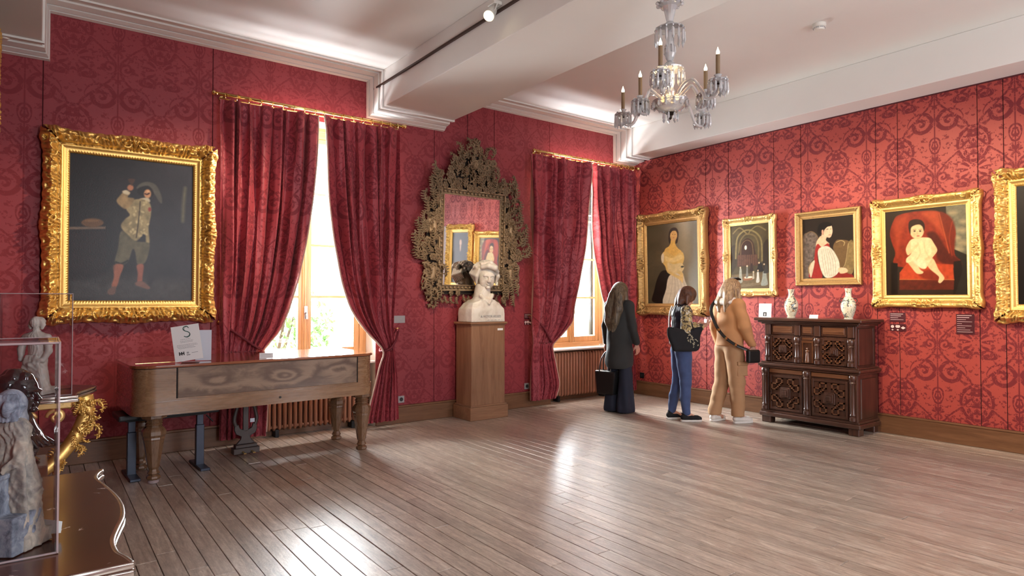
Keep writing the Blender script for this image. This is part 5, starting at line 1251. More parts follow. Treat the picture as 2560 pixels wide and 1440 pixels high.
for (x, y) in ((-7.24, -4.88), (-7.24, -4.00)):
    MB().tube(crom([(x, y, .70), (x + .03, y, .55), (x - .05, y, .35), (x - .12, y, .15), (x - .06, y, .02)], 6), [.05, .05, .045, .04, .04, .035]*4 + [.03], 10).build('leg', M['gold'], t, smooth=True)
    for k in range(5): o = link_mesh('carved_leaf', lfg, None, t, (x + .03 - .03*k, y, .62 - .12*k), (0, PI*.9, .4*k)); o.scale = (.09, .09, .10)
for k in range(9):
    y = -4.85 + .1*k; o = link_mesh('carved_leaf', lfg, None, t, (-7.225, y, .66), (0, PI, PI/2)); o.scale = (.05, .06, .07)
ff = [(-7.16, -2.02), (-7.17, -1.95), (-7.15, -1.84), (-7.10, -1.72), (-7.055, -1.60), (-7.045, -1.52), (-7.10, -1.46), (-7.15, -1.40)]
FZ = .845
t, fr = console('black marble topped gilt console against the left wall holding the tall case', ff, FZ, XL + .02, M['marble_black'], .032)
MB().prism([(XL + .03, -1.99)] + [(x - .03, y + .01) for x, y in fr] + [(XL + .03, -1.42)], FZ - .075, FZ - .034).build('apron', M['gold_pale'], t, bevel=.006)
for x, y, sz, mr in [(-7.50, -2.0, .055, 1), (-7.27, -2.0, .045, -1), (-7.40, -2.0, .035, 1)]:
    p_, r_ = scroll_mesh(sz, .010, 1.2); MB().tube([(x + mr*a, y + b2*.4, FZ - .12 + c) for a, b2, c in p_], [q*1.3 for q in r_], 8).build('apron_scroll', M['gold_pale'], t, smooth=True)
lp = crom([(-7.11, -1.66, FZ - .05), (-7.10, -1.68, FZ - .16), (-7.16, -1.73, FZ - .30), (-7.27, -1.78, FZ - .44), (-7.42, -1.82, FZ - .56), (-7.50, -1.84, FZ - .70), (-7.44, -1.84, .03)], 6)
MB().tube(lp, [.052 - .0007*k for k in range(len(lp))], 10).build('cabriole_leg', M['gold'], t, smooth=True)
lp2 = [(p.x, p.y + .12 if False else p.y - 0, p.z) for p in lp]
rr2 = random.Random(5)
for k in range(34):
    p = lp[int(k/34*(len(lp)*.62))]; a = rr2.uniform(0, 6.28); o = link_mesh('carved_leaf', lfg, None, t, (p.x + .045*math.cos(a), p.y - .02 + .045*math.sin(a), p.z + rr2.uniform(-.02, .02)), (rr2.uniform(-.6, .6), PI + rr2.uniform(-1.0, 1.0), rr2.uniform(0, 6.28))); s_ = rr2.uniform(.05, .085); o.scale = (s_, s_, s_)
flg = flm.copy(); flg.materials.clear(); flg.materials.append(M['gold'])
for k in range(12):
    o = link_mesh('carved_flower', flg, None, t, (-7.11 + rr2.uniform(-.05, .04), -1.62 + rr2.uniform(-.12, .05), FZ - .08 - rr2.uniform(0, .10)), (0, rr2.uniform(0, 6), -.6)); o.scale = (.028, .028, .028)
MB().box(-7.62, -7.30, -1.98, -1.62, 0, .05).build('foot_plinth', M['marble_brown'], t, bevel=.01)
MB().prism([(-7.62, .06), (-7.34, .06), (-7.46, .22), (-7.40, .36), (-7.62, .42)], -1.93, -1.89, axis='y').build('back_bracket', M['gold_old'], t, bevel=.006)

def case(label, x0, x1, y0, y1, z0, z1, th=.005):
    t = thing('display_case', label, 'display case', ((x0 + x1)/2, (y0 + y1)/2, z0)); hx_, hy_, h = (x1 - x0)/2, (y1 - y0)/2, z1 - z0
    for a in ((-hx_, hx_, -hy_, -hy_ + th, 0, h - th), (-hx_, hx_, hy_ - th, hy_, 0, h - th), (-hx_, -hx_ + th, -hy_ + th, hy_ - th, 0, h - th), (hx_ - th, hx_, -hy_ + th, hy_ - th, 0, h - th), (-hx_, hx_, -hy_, hy_, h - th, h)):
        MB().box(*a).build('pane', M['acrylic'], t)
    e = .0022
    for sx in (-1, 1):
        for sy in (-1, 1): MB().box(sx*hx_ - e, sx*hx_ + e, sy*hy_ - e, sy*hy_ + e, 0, h).build('glued_edge', M['acrylic_edge'], t)
    for za, zb in ((h - .004, h + .001), (0, .004)):
        for sx in (-1, 1): MB().box(sx*hx_ - e, sx*hx_ + e, -hy_, hy_, za, zb).build('glued_edge', M['acrylic_edge'], t)
        for sy in (-1, 1): MB().box(-hx_, hx_, sy*hy_ - e, sy*hy_ + e, za, zb).build('glued_edge', M['acrylic_edge'], t)
    return t
case('clear acrylic case over the terracotta mother statuette', -7.625, -7.316, -4.79, -4.53, .802, 1.325)
case('tall clear acrylic case over the white marble statuette', -7.545, -7.190, -1.96, -1.62, FZ + .001, 1.47)
def carve(a=.0016, f=150, sd=0):
    def fn(V):
        c = V.mean(0); ang = np.arctan2(V[:, 1] - c[1], V[:, 0] - c[0]); zz = V[:, 2]
        n = 1 - 2*np.abs(np.sin(ang*6 + 2.5*np.sin(zz*38 + sd) + zz*22)); n += .7*(1 - 2*np.abs(np.sin(zz*f*.5 + 3*np.sin(ang*4 + sd)))) ; n += 1.2*(vn(ang*9, zz*f, 7) - .5)
        R_ = V[:, :2] - c[:2]; rn = np.linalg.norm(R_, axis=1, keepdims=True) + 1e-6; V = V.copy(); V[:, :2] += R_/rn*(n*a)[:, None]; return V
    return fn
# white statuette in the tall case
t = thing('white_statuette', 'white marble statuette of a draped figure in the tall clear case', 'statuette', (-7.365, -1.80, FZ + .001), R(-36.7))
s = Sdf((-.12, -.10, -.003), (.14, .10, .50), .0042)
s.box((.0, 0, .015), (.085, .065, .015), .0).box((.0, 0, .036), (.078, .058, .008), .003)
s.cap((.0, 0, .06), (.005, 0, .22), .075, .048, .02, flat=(1, .75, 1)).cap((.005, 0, .20), (-.005, .0, .34), .048, .050, .02, flat=(1, .7, 1)).ell((-.005, 0, .355), (.078, .038, .028), .02)
s.chain([(-.072, 0, .35), (-.092, -.01, .28), (-.085, -.02, .215)], [.024, .020, .014], .01).chain([(.064, 0, .35), (.078, -.005, .27), (.060, -.03, .21)], [.024, .020, .014], .01)
s.cap((-.004, 0, .37), (-.004, -.004, .42), .020, .018, .012).ell((-.004, -.004, .445), (.030, .034, .038), .006).ell((-.004, .018, .45), (.040, .028, .030), .005)
for sx in (-1, 1): s.chain([(-.004 + sx*.030, 0, .455), (-.004 + sx*.038, 0, .43), (-.004 + sx*.036, 0, .41)], [.013, .014, .010], .004)
for k in range(12):
    x = -.06 + .011*k; s.chain([(x*.55, -.045, .24), (x*.9, -.055, .15), (x*1.15, -.050, .05)], [.006, .009, .008], .006)
s.chain([(-.05, -.04, .20), (.0, -.06, .185), (.055, -.04, .215)], [.012, .014, .012], .008).ell((-.045, -.05, .06), (.024, .026, .016), .006)
s.build('figure', M['marble'], t, disp=carve(.0014, 90))
# terracotta statuette in the near case
t = thing('terracotta_statuette', 'weathered terracotta statuette of a hooded mother with a child over a stone post', 'statuette', (-7.420, -4.650, .802), R(-36.7)); t.scale = (.96, .96, .96)
s = Sdf((-.08, -.075, -.003), (.105, .085, .445), .0034)
s.cap((.045, .01, .02), (.040, .0, .16), .046, .040, .02, flat=(1, .8, 1)).cap((.040, .0, .15), (.015, .0, .30), .042, .036, .02, flat=(1, .85, 1)).ell((.012, -.002, .312), (.046, .034, .030), .015)
s.chain([(.045, -.01, .30), (.056, -.028, .26), (.060, -.04, .235), (.040, -.055, .225)], [.018, .015, .011, .006], .008).chain([(-.025, -.01, .305), (-.040, -.03, .26), (-.030, -.045, .225), (.0, -.052, .215)], [.018, .015, .012, .008], .008)
for k in range(5): s.chain([(.058, -.040 - .002*k, .232 - .003*k), (.046 - .002*k, -.056, .226 - .004*k), (.036, -.062, .222 - .005*k)], [.004, .0038, .003], .002)
for k in range(10):
    x = -.01 + .0085*k; s.chain([(x, -.030, .29 - .002*k), (x + .006, -.040, .20), (x + .012, -.034, .10), (x + .016, -.03, .02)], [.004, .006, .0055, .005], .004)
s.box((.045, .0, .018), (.045, .05, .020), .004, rnd=.003).box((.056, -.015, .060), (.028, .035, .030), .003, rnd=.002)
s.build('mother_figure', M['terracotta'], t, disp=carve(.0018, 120, 1))
s = Sdf((-.045, -.055, .32), (.055, .055, .44), .003)
s.ell((.006, -.012, .372), (.026, .030, .033), .004).ell((.006, .002, .375), (.036, .036, .040), .006, 'u').cap((.0, .01, .35), (.004, .012, .33), .034, .034, .01)
s.ell((.026, -.038, .366), (.013, .012, .022), .004)
for k in range(9):
    a = -1.0 + .26*k; s.chain([(.006 + .032*math.sin(a), .0 - .034*math.cos(a), .402), (.006 + .040*math.sin(a), -.040*math.cos(a), .370), (.002 + .038*math.sin(a), -.036*math.cos(a), .335)], [.004, .0055, .005], .002)
s.build('hood', M['stone_blue'], t, disp=carve(.0012, 60, 2))
s = Sdf((-.08, -.115, -.003), (.11, .06, .27), .0034)
s.box((.012, -.035, .048), (.072, .050, .050), .0, rnd=.003).box((.004, -.055, .12), (.034, .034, .078), .008, rnd=.004).cap((-.045, -.04, .02), (-.038, -.05, .20), .022, .016, .012)
s.box((.004, -.055, .197), (.039, .038, .006), .004)
for k in range(5): s.chain([(-.012 + .016*k, -.090, .200), (-.010 + .013*k, -.094, .176 + .004*abs(k - 2))], [.006, .004], .004)
s.build('stone_post', M['stone_blue'], t)
s = Sdf((-.08, -.12, .18), (.08, .02, .30), .0028)
s.chain([(-.045, -.075, .210), (-.015, -.080, .228), (.012, -.080, .236)], [.014, .019, .014], .008).ell((.022, -.083, .254), (.015, .016, .017), .003)
for k in range(16): a = rr2.uniform(0, 6.28); e_ = rr2.uniform(-.2, 1.4); s.ell((.022 + .014*math.cos(a)*math.cos(e_), -.081 + .014*math.sin(a)*math.cos(e_), .258 + .014*math.sin(e_)), .0055, .002)
s.chain([(-.035, -.075, .215), (-.055, -.095, .220), (-.065, -.095, .205)], [.009, .007, .006], .004).chain([(.004, -.085, .230), (-.008, -.103, .220), (-.023, -.105, .230)], [.008, .006, .005], .004)
s.build('child_figure', M['stone_blue'], t, disp=carve(.0008, 160, 3))
text_mesh('1832', .020, M['ink'], t, Matrix.Translation((-.020, -.0865, .012)) @ Matrix.Rotation(PI/2, 4, 'X'), 'inscription', .0006)
for k in range(16):
    x = -.02 + .0045*k; MB().box(x, x + .0032, -.0868, -.0848, .040 + .002*math.sin(k*2.1) + .0003*k, .0425 + .003*abs(math.sin(k*1.7)) + .0003*k).build('inscription', M['ink'], t)
MB().prism([(-.022, 0), (.022, 0), (.022, .030), (-.022, .040)], -.001, 0, axis='y').build('folded_label', M['paper'], t, loc=(.085, .05, .012), rot=(-.35, 0, .3))
# black bust on its pedestal
t = thing('black_bust', 'glossy black stone bust behind the terracotta statuette case', 'bust', (-7.43, -3.16, .72), R(53.3 - 5))
s = Sdf((-.17, -.16, -.01), (.17, .19, .43), .0055)
s.cap((0, .02, .06), (0, .01, .13), .105, .085, .03, flat=(1.1, .8, 1)).cap((0, .01, .12), (0, -.005, .24), .050, .048, .03).ell((0, -.03, .09), (.09, .06, .06), .03)
for k in range(5): s.chain([(-.06 + .03*k, -.08, .13 - .01*k), (-.03 + .03*k, -.095, .06)], [.010, .010], .008)
head_sdf(s, (0, -.01, .292), .086)
for k in range(60):
    a = rr2.uniform(0, 6.28); e_ = rr2.uniform(-.1, 1.4); d0 = Vector((math.cos(a)*math.cos(e_), math.sin(a)*math.cos(e_), math.sin(e_)))
    if d0.y < -.45 and d0.z < .75: continue
    s.ell((d0.x*.070, .004 + d0.y*.080, .314 + d0.z*.076), .013, .02)
s.build('bust_body', M['black_stone'], t)
MB().lathe([(.075, -.012), (.085, -.005), (.06, .01), (.05, .03), (.06, .05)], 24).build('socle', M['black_stone'], t, auto=True)
t = thing('bust_pedestal', 'dark slim pedestal under the glossy black bust', 'pedestal', (-7.45, -3.16, 0))
MB().box(-.13, .13, -.13, .13, .0, .06).box(-.105, .105, -.105, .105, .06, .65).box(-.13, .13, -.13, .13, .65, .707).build('pedestal_body', M['marble_brown'], t, bevel=.006)
# ------------------------------------------------------------------ crystal chandelier under the middle beam
m, T, b = new_mat('cut_crystal', (.97, .97, .97, 1), .04); b.inputs['Transmission Weight'].default_value = .62; b.inputs['IOR'].default_value = 1.5; M['crystal'] = m
M['candle'] = simple('candle_sleeve', (.20, .125, .06, 1), .5, var=.15); M['flame'] = emis('candle_bulb_glow', (1, .80, .48, 1), 12)
M['flame_low'] = emis('bowl_bulb_glow', (1, .62, .25, 1), 4)
M['brass_dark'] = simple('dark_bronze_fitting', (.03, .02, .015, 1), .35, .8)
cx, cy = -4.12, -4.09; Rr = Vector((.802, -.597, 0)); Fh = Vector((.597, .802, 0))
t = thing('chandelier', 'crystal chandelier with candle bulbs and glass drops hanging from the middle beam', 'chandelier', (cx, cy, .143)); t.scale = (1, 1, .92)
zt = (ZB - .143)/.92
MB().lathe([(.05, zt), (.052, zt - .012), (.03, zt - .022), (.008, zt - .028)], 20).tube([(0, 0, zt - .02), (0, 0, 3.44)], .007, 8).build('ceiling_rod', M['brass'], t, auto=True)
MB().lathe([(.078, 3.475), (.070, 3.462), (.050, 3.448), (.036, 3.42), (.026, 3.37), (.020, 3.345), (.030, 3.335), (.018, 3.325)], 14).build('flared_vase', M['crystal'], t)
for k in range(10):
    a = 2*PI*k/10; MB().sph((math.cos(a)*.078, math.sin(a)*.078, 3.474), .014, 8, 6).build('rim_bead', M['crystal'], t)
MB().lathe([(.012, 3.33), (.030, 3.315), (.060, 3.305), (.090, 3.300), (.094, 3.292), (.060, 3.290), (.016, 3.286)], 16).build('upper_dish', M['crystal'], t)
MB().lathe([(.014, 3.29), (.020, 3.27), (.022, 3.20), (.030, 3.15), (.036, 3.12), (.028, 3.09), (.018, 3.07), (.034, 3.05), (.014, 3.03)], 12).build('stem_baluster', M['crystal'], t)
MB().lathe([(.010, 3.045), (.040, 3.035), (.075, 3.022), (.090, 3.014), (.088, 3.004), (.050, 3.004), (.014, 3.0)], 16).build('middle_dish', M['crystal'], t)
MB().lathe([(.016, 3.0), (.022, 2.96), (.030, 2.92), (.020, 2.88), (.034, 2.85), (.028, 2.82), (.04, 2.79)], 12).build('stem_baluster', M['crystal'], t)
MB().lathe([(.012, 2.705), (.050, 2.712), (.088, 2.738), (.108, 2.772), (.112, 2.79), (.105, 2.79), (.080, 2.748), (.045, 2.722), (.010, 2.716)], 20).build('bowl', M['crystal'], t)
MB().lathe([(.001, 2.655), (.010, 2.665), (.012, 2.685), (.028, 2.697), (.032, 2.706), (.010, 2.712)], 14).build('bottom_finial', M['brass_dark'], t, auto=True)
db = MB(); db.lathe([(.0005, 0), (.0078, -.010), (.0080, -.032), (.0098, -.056), (.0005, -.078)], 5).sph((0, 0, .008), .0072, 6, 4)
drop = db.mesh('crystal_drop'); drop.materials.append(M['crystal'])
def drops(x, y, z, r, n, L=1.0, ph=0):
    for k in range(n):
        a = 2*PI*k/n + ph; o = link_mesh('crystal_drop', drop, None, t, (x + math.cos(a)*r, y + math.sin(a)*r, z - .010), (0, 0, a)); o.scale = (1, 1, L*random.uniform(.85, 1.1))
drops(0, 0, 3.288, .090, 14, 1.35); drops(0, 0, 3.002, .086, 14, 1.15); drops(0, 0, 2.712, .045, 7, .75); drops(0, 0, 3.18, .03, 6, .8)
drops(0, 0, 2.785, .112, 14, .55)
for k in range(4):
    a = 2*PI*k/4 + .4; MB().lathe([(.007, 0), (.014, .012), (.012, .026), (.004, .042), (.0005, .052)], 10).build('bowl_bulb', M['flame_low'], t, smooth=True, loc=(math.cos(a)*.045, math.sin(a)*.045, 2.79))
arms = [(-.24, .36), (-.18, .06), (-.17, -.46), (.20, -.33), (.21, -.06), (.32, .38)]
for i, (la, dp) in enumerate(arms):
    p = Rr*la + Fh*dp; r = p.length; d = p.normalized(); zp = 2.80
    pts = crom([d*.05 + Vector((0, 0, 2.80)), d*(.10 + r*.05) + Vector((0, 0, 2.87)), d*(.07 + r*.32) + Vector((0, 0, 2.875)), d*(.07 + r*.50) + Vector((0, 0, 2.78)), d*(r*.78) + Vector((0, 0, 2.715)), d*(r*.97) + Vector((0, 0, 2.725)), d*r + Vector((0, 0, zp - .015))], 6)
    MB().tube(pts, [.0105 + .0018*(k % 2) for k in range(len(pts))], 8).build('arm', M['crystal'], t, smooth=True)
    x, y = p.x, p.y
    MB().lathe([(.004, zp - .035), (.012, zp - .022), (.018, zp - .012)], 10, (x, y, 0)).build('pan_cup', M['brass_dark'], t, auto=True)
    MB().lathe([(.012, zp - .012), (.034, zp - .006), (.052, zp + .004), (.056, zp + .012), (.050, zp + .010), (.028, zp + .002), (.012, zp)], 14, (x, y, 0)).build('drip_pan', M['crystal'], t)
    MB().lathe([(.014, zp), (.020, zp + .016), (.013, zp + .026), (.024, zp + .044), (.020, zp + .046), (.010, zp + .034)], 12, (x, y, 0)).build('candle_cup', M['crystal'], t)
    for k in range(8): a = 2*PI*k/8; MB().sph((x + math.cos(a)*.055, y + math.sin(a)*.055, zp + .012), .008, 6, 5).build('rim_bead', M['crystal'], t) if k % 2 == 0 else None
    drops(x, y, zp + .004, .055, 12, 1.05, i); drops(x, y, zp - .010, .028, 5, .9, i)
    if i != 5:
        MB().tube([(x, y, zp + .050), (x + .001, y, zp + .175)], .0125, 12).build('candle', M['candle'], t, smooth=False)
        MB().lathe([(.006, 0), (.0105, .010), (.010, .020), (.005, .034), (.0006, .050)], 10).build('candle_bulb', M['flame'], t, smooth=True, loc=(x + .001, y, zp + .175))
o = light('POINT', 'chandelier_glow', (cx, cy, 2.86), (cx, cy, 0), 2.2, (1, .72, .40), shadow_soft_size=.10); 
# ------------------------------------------------------------------ carved oak cabinet
M['oak_dark'] = wood('dark_carved_oak', (.030, .011, .007, 1), (.105, .042, .024, 1), .34, 'z', 1.0, coat=.35)
M['oak_dark_y'] = wood('dark_carved_oak_rails', (.030, .011, .007, 1), (.110, .045, .026, 1), .34, 'y', 1.0, coat=.35)
M['oak_panel'] = wood('oak_drawer_panel', (.095, .034, .015, 1), (.20, .085, .040, 1), .30, 'y', 1.0, coat=.45)
CX0, CX1, CY0, CY1 = -.50, -.02, -3.575, -2.445
t = thing('carved_cabinet', 'dark carved oak two-stage cabinet with geometric mouldings against the right wall', 'cabinet', (0, 0, 0)); C = t
K = MB().box(CX0 + .02, CX1, CY0 + .02, CY1 - .02, .12, .655); K.build('lower_carcass', M['oak_dark'], C, bevel=.004)
MB().box(CX0 + .045, CX1, CY0 + .045, CY1 - .045, .655, 1.165).build('upper_carcass', M['oak_dark'], C, bevel=.004)
def ring(name, z0, z1, o, mat='oak_dark_y', bv=.004): return MB().box(CX0 - o, CX1 + .0, CY0 - o, CY1 + o, z0, z1).build(name, M[mat], C, bevel=bv)
ring('base_moulding', .075, .125, .012, bv=.010); ring('base_moulding', .125, .150, -.004)
ring('waist_moulding', .640, .660, .006); ring('waist_moulding', .660, .695, .022, bv=.010); ring('waist_moulding', .695, .712, -.006)
ring('cornice', 1.150, 1.168, -.010); ring('cornice', 1.168, 1.190, .020, bv=.008); ring('cornice', 1.190, 1.222, .050, bv=.006)
for y in (CY0 + .01, CY1 - .12): MB().box(CX0 + .01, CX0 + .12, y, y + .11, 0, .08).build('foot', M['oak_dark'], C, bevel=.006)
for y in (CY0 + .02, CY1 - .12): MB().box(CX1 - .10, CX1, y, y + .10, 0, .08).build('foot', M['oak_dark'], C, bevel=.006)
fx = CX0 + .02
def moulding_seg(x, y0, y1, z0, z1, d=.014):   # raised strip on the front
    return (x - d, x, min(y0, y1), max(y0, y1), min(z0, z1), max(z0, z1))
def fret(name, yc, zc, hw, hh, x, par):
    """geometric interrupted moulding around a raised centre block"""
    mb = MB(); w = .014
    def seg(a, b2, c, d2): mb.box(*moulding_seg(x, yc + a*hw - w/2 if a == b2 else yc + a*hw, yc + b2*hw + w/2 if a == b2 else yc + b2*hw, zc + c*hh - w/2 if c == d2 else zc + c*hh, zc + d2*hh + w/2 if c == d2 else zc + d2*hh))
    P = [(1, .22), (1, .62), (.62, .62), (.62, 1), (.22, 1), (.22, .66), (.42, .66), (.42, .42), (.66, .42), (.66, .22)]
    for sa in (-1, 1):
        for sb in (-1, 1):
            for i in range(len(P)):
                (a, c), (b2, d2) = P[i], P[(i + 1) % len(P)]
                ya, yb = sorted((yc + sa*a*hw, yc + sa*b2*hw)); za, zb = sorted((zc + sb*c*hh, zc + sb*d2*hh))
                mb.box(x - .019, x, ya - w/2, yb + w/2, za - w/2, zb + w/2)
    o = mb.build(name, M['oak_panel'], par); o['kind'] = 'stuff'
    for s_, d in ((.40, .018), (.30, .032), (.17, .042)):
        MB().box(x - d, x, yc - hw*s_, yc + hw*s_, zc - hh*s_, zc + hh*s_).build('raised_block', M['oak_panel' if s_ == .16 else 'oak_dark'], par, bevel=.005)
def door(name, y0, y1, z0, z1, x):
    d = MB().box(x - .012, x, y0, y1, z0, z1).build(name, M['oak_dark'], C, bevel=.003)
    f = .028
    for a in (z0, z1 - f): MB().box(x - .022, x - .011, y0 + f, y1 - f, a, a + f).build('door_rail', M['oak_dark_y'], d, bevel=.003)
    for a in (y0, y1 - f): MB().box(x - .022, x - .011, a, a + f, z0, z1).build('door_stile', M['oak_dark'], d, bevel=.003)
    fret('fret_moulding', (y0 + y1)/2, (z0 + z1)/2, (y1 - y0)/2*.80, (z1 - z0)/2*.80, x - .011, d)
    MB().cyl((x - .014, y1 - .014, (z0 + z1)/2), (x - .028, y1 - .014, (z0 + z1)/2), .006, n=8).build('keyhole_plate', M['black_iron'], d)
    return d
ym = (CY0 + CY1)/2
def column(y, z0, z1, x, par):
    MB().box(x - .020, x, y - .042, y + .042, z0, z1).build('pilaster', M['oak_dark'], par, bevel=.003)
    pr_ = [(.020, z0), (.034, z0 + .012), (.034, z0 + .045), (.024, z0 + .055), (.030, z0 + .07), (.022, z0 + .09), (.024, (z0 + z1)/2), (.021, z1 - .10), (.030, z1 - .085), (.022, z1 - .07), (.036, z1 - .045), (.036, z1 - .015), (.026, z1)]
    MB().lathe(pr_, 12, (x - .024, y, 0)).build('half_column', M['oak_dark'], par, auto=True)
door('door', ym + .055, CY1 - .115, .165, .565, fx); door('door', CY0 + .115, ym - .055, .165, .565, fx)
for y in (CY0 + .062, ym, CY1 - .062): column(y, .150, .640, fx, C)
for y0, y1 in ((ym + .05, CY1 - .11), (CY0 + .11, ym - .05)): MB().box(fx - .016, fx, y0, y1, .585, .632).build('frieze_panel', M['oak_panel'], C, bevel=.005)
fu = CX0 + .045
door('door', ym + .155, CY1 - .135, .722, 1.010, fu); door('door', CY0 + .135, ym - .155, .722, 1.010, fu)
for y in (CY0 + .090, ym - .115, ym + .115, CY1 - .090): column(y, .715, 1.015, fu, C)
d = MB().box(fu - .014, fu, ym - .070, ym + .070, .722, 1.010).build('centre_niche', M['oak_dark'], C, bevel=.003)
MB().box(fu - .020, fu - .013, ym - .066, ym - .050, .73, .95).box(fu - .020, fu - .013, ym + .050, ym + .066, .73, .95).box(fu - .022, fu - .013, ym - .068, ym + .068, .95, .975).box(fu - .018, fu - .013, ym - .06, ym + .06, .985, 1.005).build('niche_frame', M['oak_panel'], d)
s = Sdf((fu - .05, ym - .04, .725), (fu + .0, ym + .04, .95), .004); s.cap((fu - .020, ym, .74), (fu - .020, ym, .84), .026, .016, .01).ell((fu - .022, ym, .885), (.014, .013, .017), .006).ell((fu - .02, ym, .86), (.015, .026, .010), .008); s.build('niche_figure', M['oak_panel'], d)
for y0, y1, h_ in ((ym + .155, CY1 - .135, 1), (ym - .070, ym + .070, 1), (CY0 + .135, ym - .155, 1)):
    dr = MB().box(fu - .016, fu, y0, y1, 1.035, 1.145).build('drawer', M['oak_dark_y'], C, bevel=.003)
    MB().box(fu - .024, fu - .014, y0 + .018, y1 - .018, 1.052, 1.128).build('drawer_panel', M['oak_panel'], dr, bevel=.006)
    MB().box(fu - .028, fu - .023, y0 + .030, y1 - .030, 1.075, 1.105).build('raised_field', M['oak_panel'], dr, bevel=.003)
for y in (CY0 + .090, ym - .115, ym + .115, CY1 - .090): MB().box(fu - .030, fu, y - .035, y + .035, 1.025, 1.150).build('drawer_divider', M['oak_dark'], C, bevel=.005)
for z0, z1 in ((.17, .60), (.73, 1.13)):   # side panels
    MB().box(CX0 + .08, CX1 - .06, CY0 + (.012 if z0 < .5 else .037), CY0 + .046, z0, z1).build('side_panel', M['oak_dark'], C, bevel=.008)
# vases, cards on the cabinet
m, T, b = new_mat('painted_porcelain', (.8, .76, .62, 1), .12); co = obj_co(T)
n1 = T.noise(co, 24, 3, .6, .8); n2 = T.noise(co, 31, 3, .6, .5); n3 = T.noise(co, 40, 2)
c_ = T.mix(T.sstep(n1, .55, .60), (.80, .75, .58, 1), (.10, .12, .13, 1)); c_ = T.mix(T.sstep(n2, .60, .65), c_, (.34, .15, .05, 1)); c_ = T.mix(T.sstep(n3, .64, .68), c_, (.16, .24, .12, 1)); T.set(b.inputs['Base Color'], c_); b.inputs['Coat Weight'].default_value = .6; M['porcelain'] = m
m, T, b = new_mat('porcelain_plain', (.80, .76, .62, 1), .12); M['porcelain_plain'] = m
CT = 1.223
def vase(y, label, sc=1.0):
    v = thing('porcelain_vase', label, 'vase', (-.26, y, CT), random.uniform(0, 6), 'pair of painted porcelain vases on the cabinet')
    MB().lathe([(.040, .004), (.046, .022), (.060, .060), (.074, .105), (.078, .145), (.070, .185), (.050, .220), (.034, .245), (.029, .270), (.030, .300), (.036, .325), (.040, .333), (.034, .333), (.024, .29)], 28).build('body', M['porcelain'], v, smooth=True)
    MB().lathe([(.044, 0), (.046, .008), (.041, .014)], 28).build('foot_ring', M['porcelain_plain'], v, auto=True)
    for a in (.6, .6 + PI):
        MB().tube(crom([(math.cos(a)*.050, math.sin(a)*.050, .225), (math.cos(a)*.078, math.sin(a)*.078, .215), (math.cos(a)*.082, math.sin(a)*.082, .190), (math.cos(a)*.070, math.sin(a)*.070, .180)], 4), [.005]*13, 6).build('handle', M['ink'], v, smooth=True)
vase(-2.703, 'left painted porcelain vase on the cabinet, nearer the standing women'); vase(-3.362, 'right painted porcelain vase on the cabinet, nearer the child painting')
def rcard(label, y, w, h, tilt=-.15):
    c = thing('notice_card', label, 'card', (-.33, y, CT), -PI/2); o = MB().box(-w/2, w/2, 0, .002, 0, h).build('board', M['paper'], c, rot=(tilt, 0, 0)); MB().box(-w/3, w/3, .0, .04, 0, .003).build('stand', M['paper'], c); return c, o
c, o = rcard('square white notice with a small portrait print on the cabinet', -2.405, .165, .165, -.08)
MB().box(-.022, .022, -.0012, 0, .012, .060).build('printed_portrait', M['ink'], o); MB().box(-.007, .007, -.0016, -.0011, .018, .048).build('printed_portrait', M['print_pink'], o)
for z in (.13, .12, .10, .09): MB().box(-.05, .045 - z*.1, -.0010, 0, z, z + .003).build('printing', M['ink_grey'], o)
c, o = rcard('small blank white card between the two vases', -3.005, .10, .042, -.3)
# ------------------------------------------------------------------ three visitors (local frame: facing +X, left = +Y)
M['skin'] = simple('skin', (.62, .34, .24, 1), .5, var=.08, scale=8, bmp=.02, **{'Subsurface Weight': .08})
def cloth(name, col, rough=.85, sc=220, var=.12, **kw):
    m = simple(name, col, rough, var=var, scale=9, bmp=0, **kw); nt = m.node_tree; T = NT(nt); bump(T, nt.nodes['Principled BSDF'], T.noise(obj_co(T), sc, 2), .25, .002); return m
M['coat'] = cloth('charcoal_coat', (.030, .031, .030, 1)); M['navy'] = cloth('navy_trousers', (.012, .015, .030, 1)); M['jeans'] = cloth('blue_denim', (.060, .095, .22, 1), var=.35)
M['vest'] = cloth('navy_quilted_vest', (.012, .014, .032, 1), .5); M['camel'] = cloth('camel_jacket', (.55, .27, .115, 1)); M['camel_t'] = cloth('tan_cargo_cotton', (.48, .27, .135, 1))
M['cream'] = cloth('cream_fleece', (.78, .72, .66, 1)); M['sole'] = simple('rubber_sole_white', (.80, .77, .72, 1), .6, bmp=0); M['blk_canvas'] = cloth('black_canvas', (.010, .010, .012, 1)); M['wshoe'] = simple('white_leather', (.80, .76, .70, 1), .45)
M['blk_leather'] = simple('black_leather', (.010, .010, .010, 1), .35)
m, T, b = new_mat('floral_sleeve', (.5, .4, .2, 1), .8); co = obj_co(T); c_ = T.mix(T.sstep(T.noise(co, 26, 3, .6, .6), .46, .52), (.08, .06, .04, 1), (.55, .42, .18, 1)); c_ = T.mix(T.sstep(T.noise(co, 34, 2), .58, .62), c_, (.70, .66, .55, 1)); T.set(b.inputs['Base Color'], c_); M['floral'] = m
def hairmat(name, a, c):
    m, T, b = new_mat(name, a, .42); x, y, z = T.sep(obj_co(T)); v = T.xyz(T.m('MULTIPLY', x, 75), T.m('MULTIPLY', y, 75), T.m('MULTIPLY', z, 5)); n = T.noise(v, 1.0, 4, .7, .6)
    T.set(b.inputs['Base Color'], T.ramp(n, [(.35, a), (.65, c)])); bump(T, b, n, .6, .006); return m
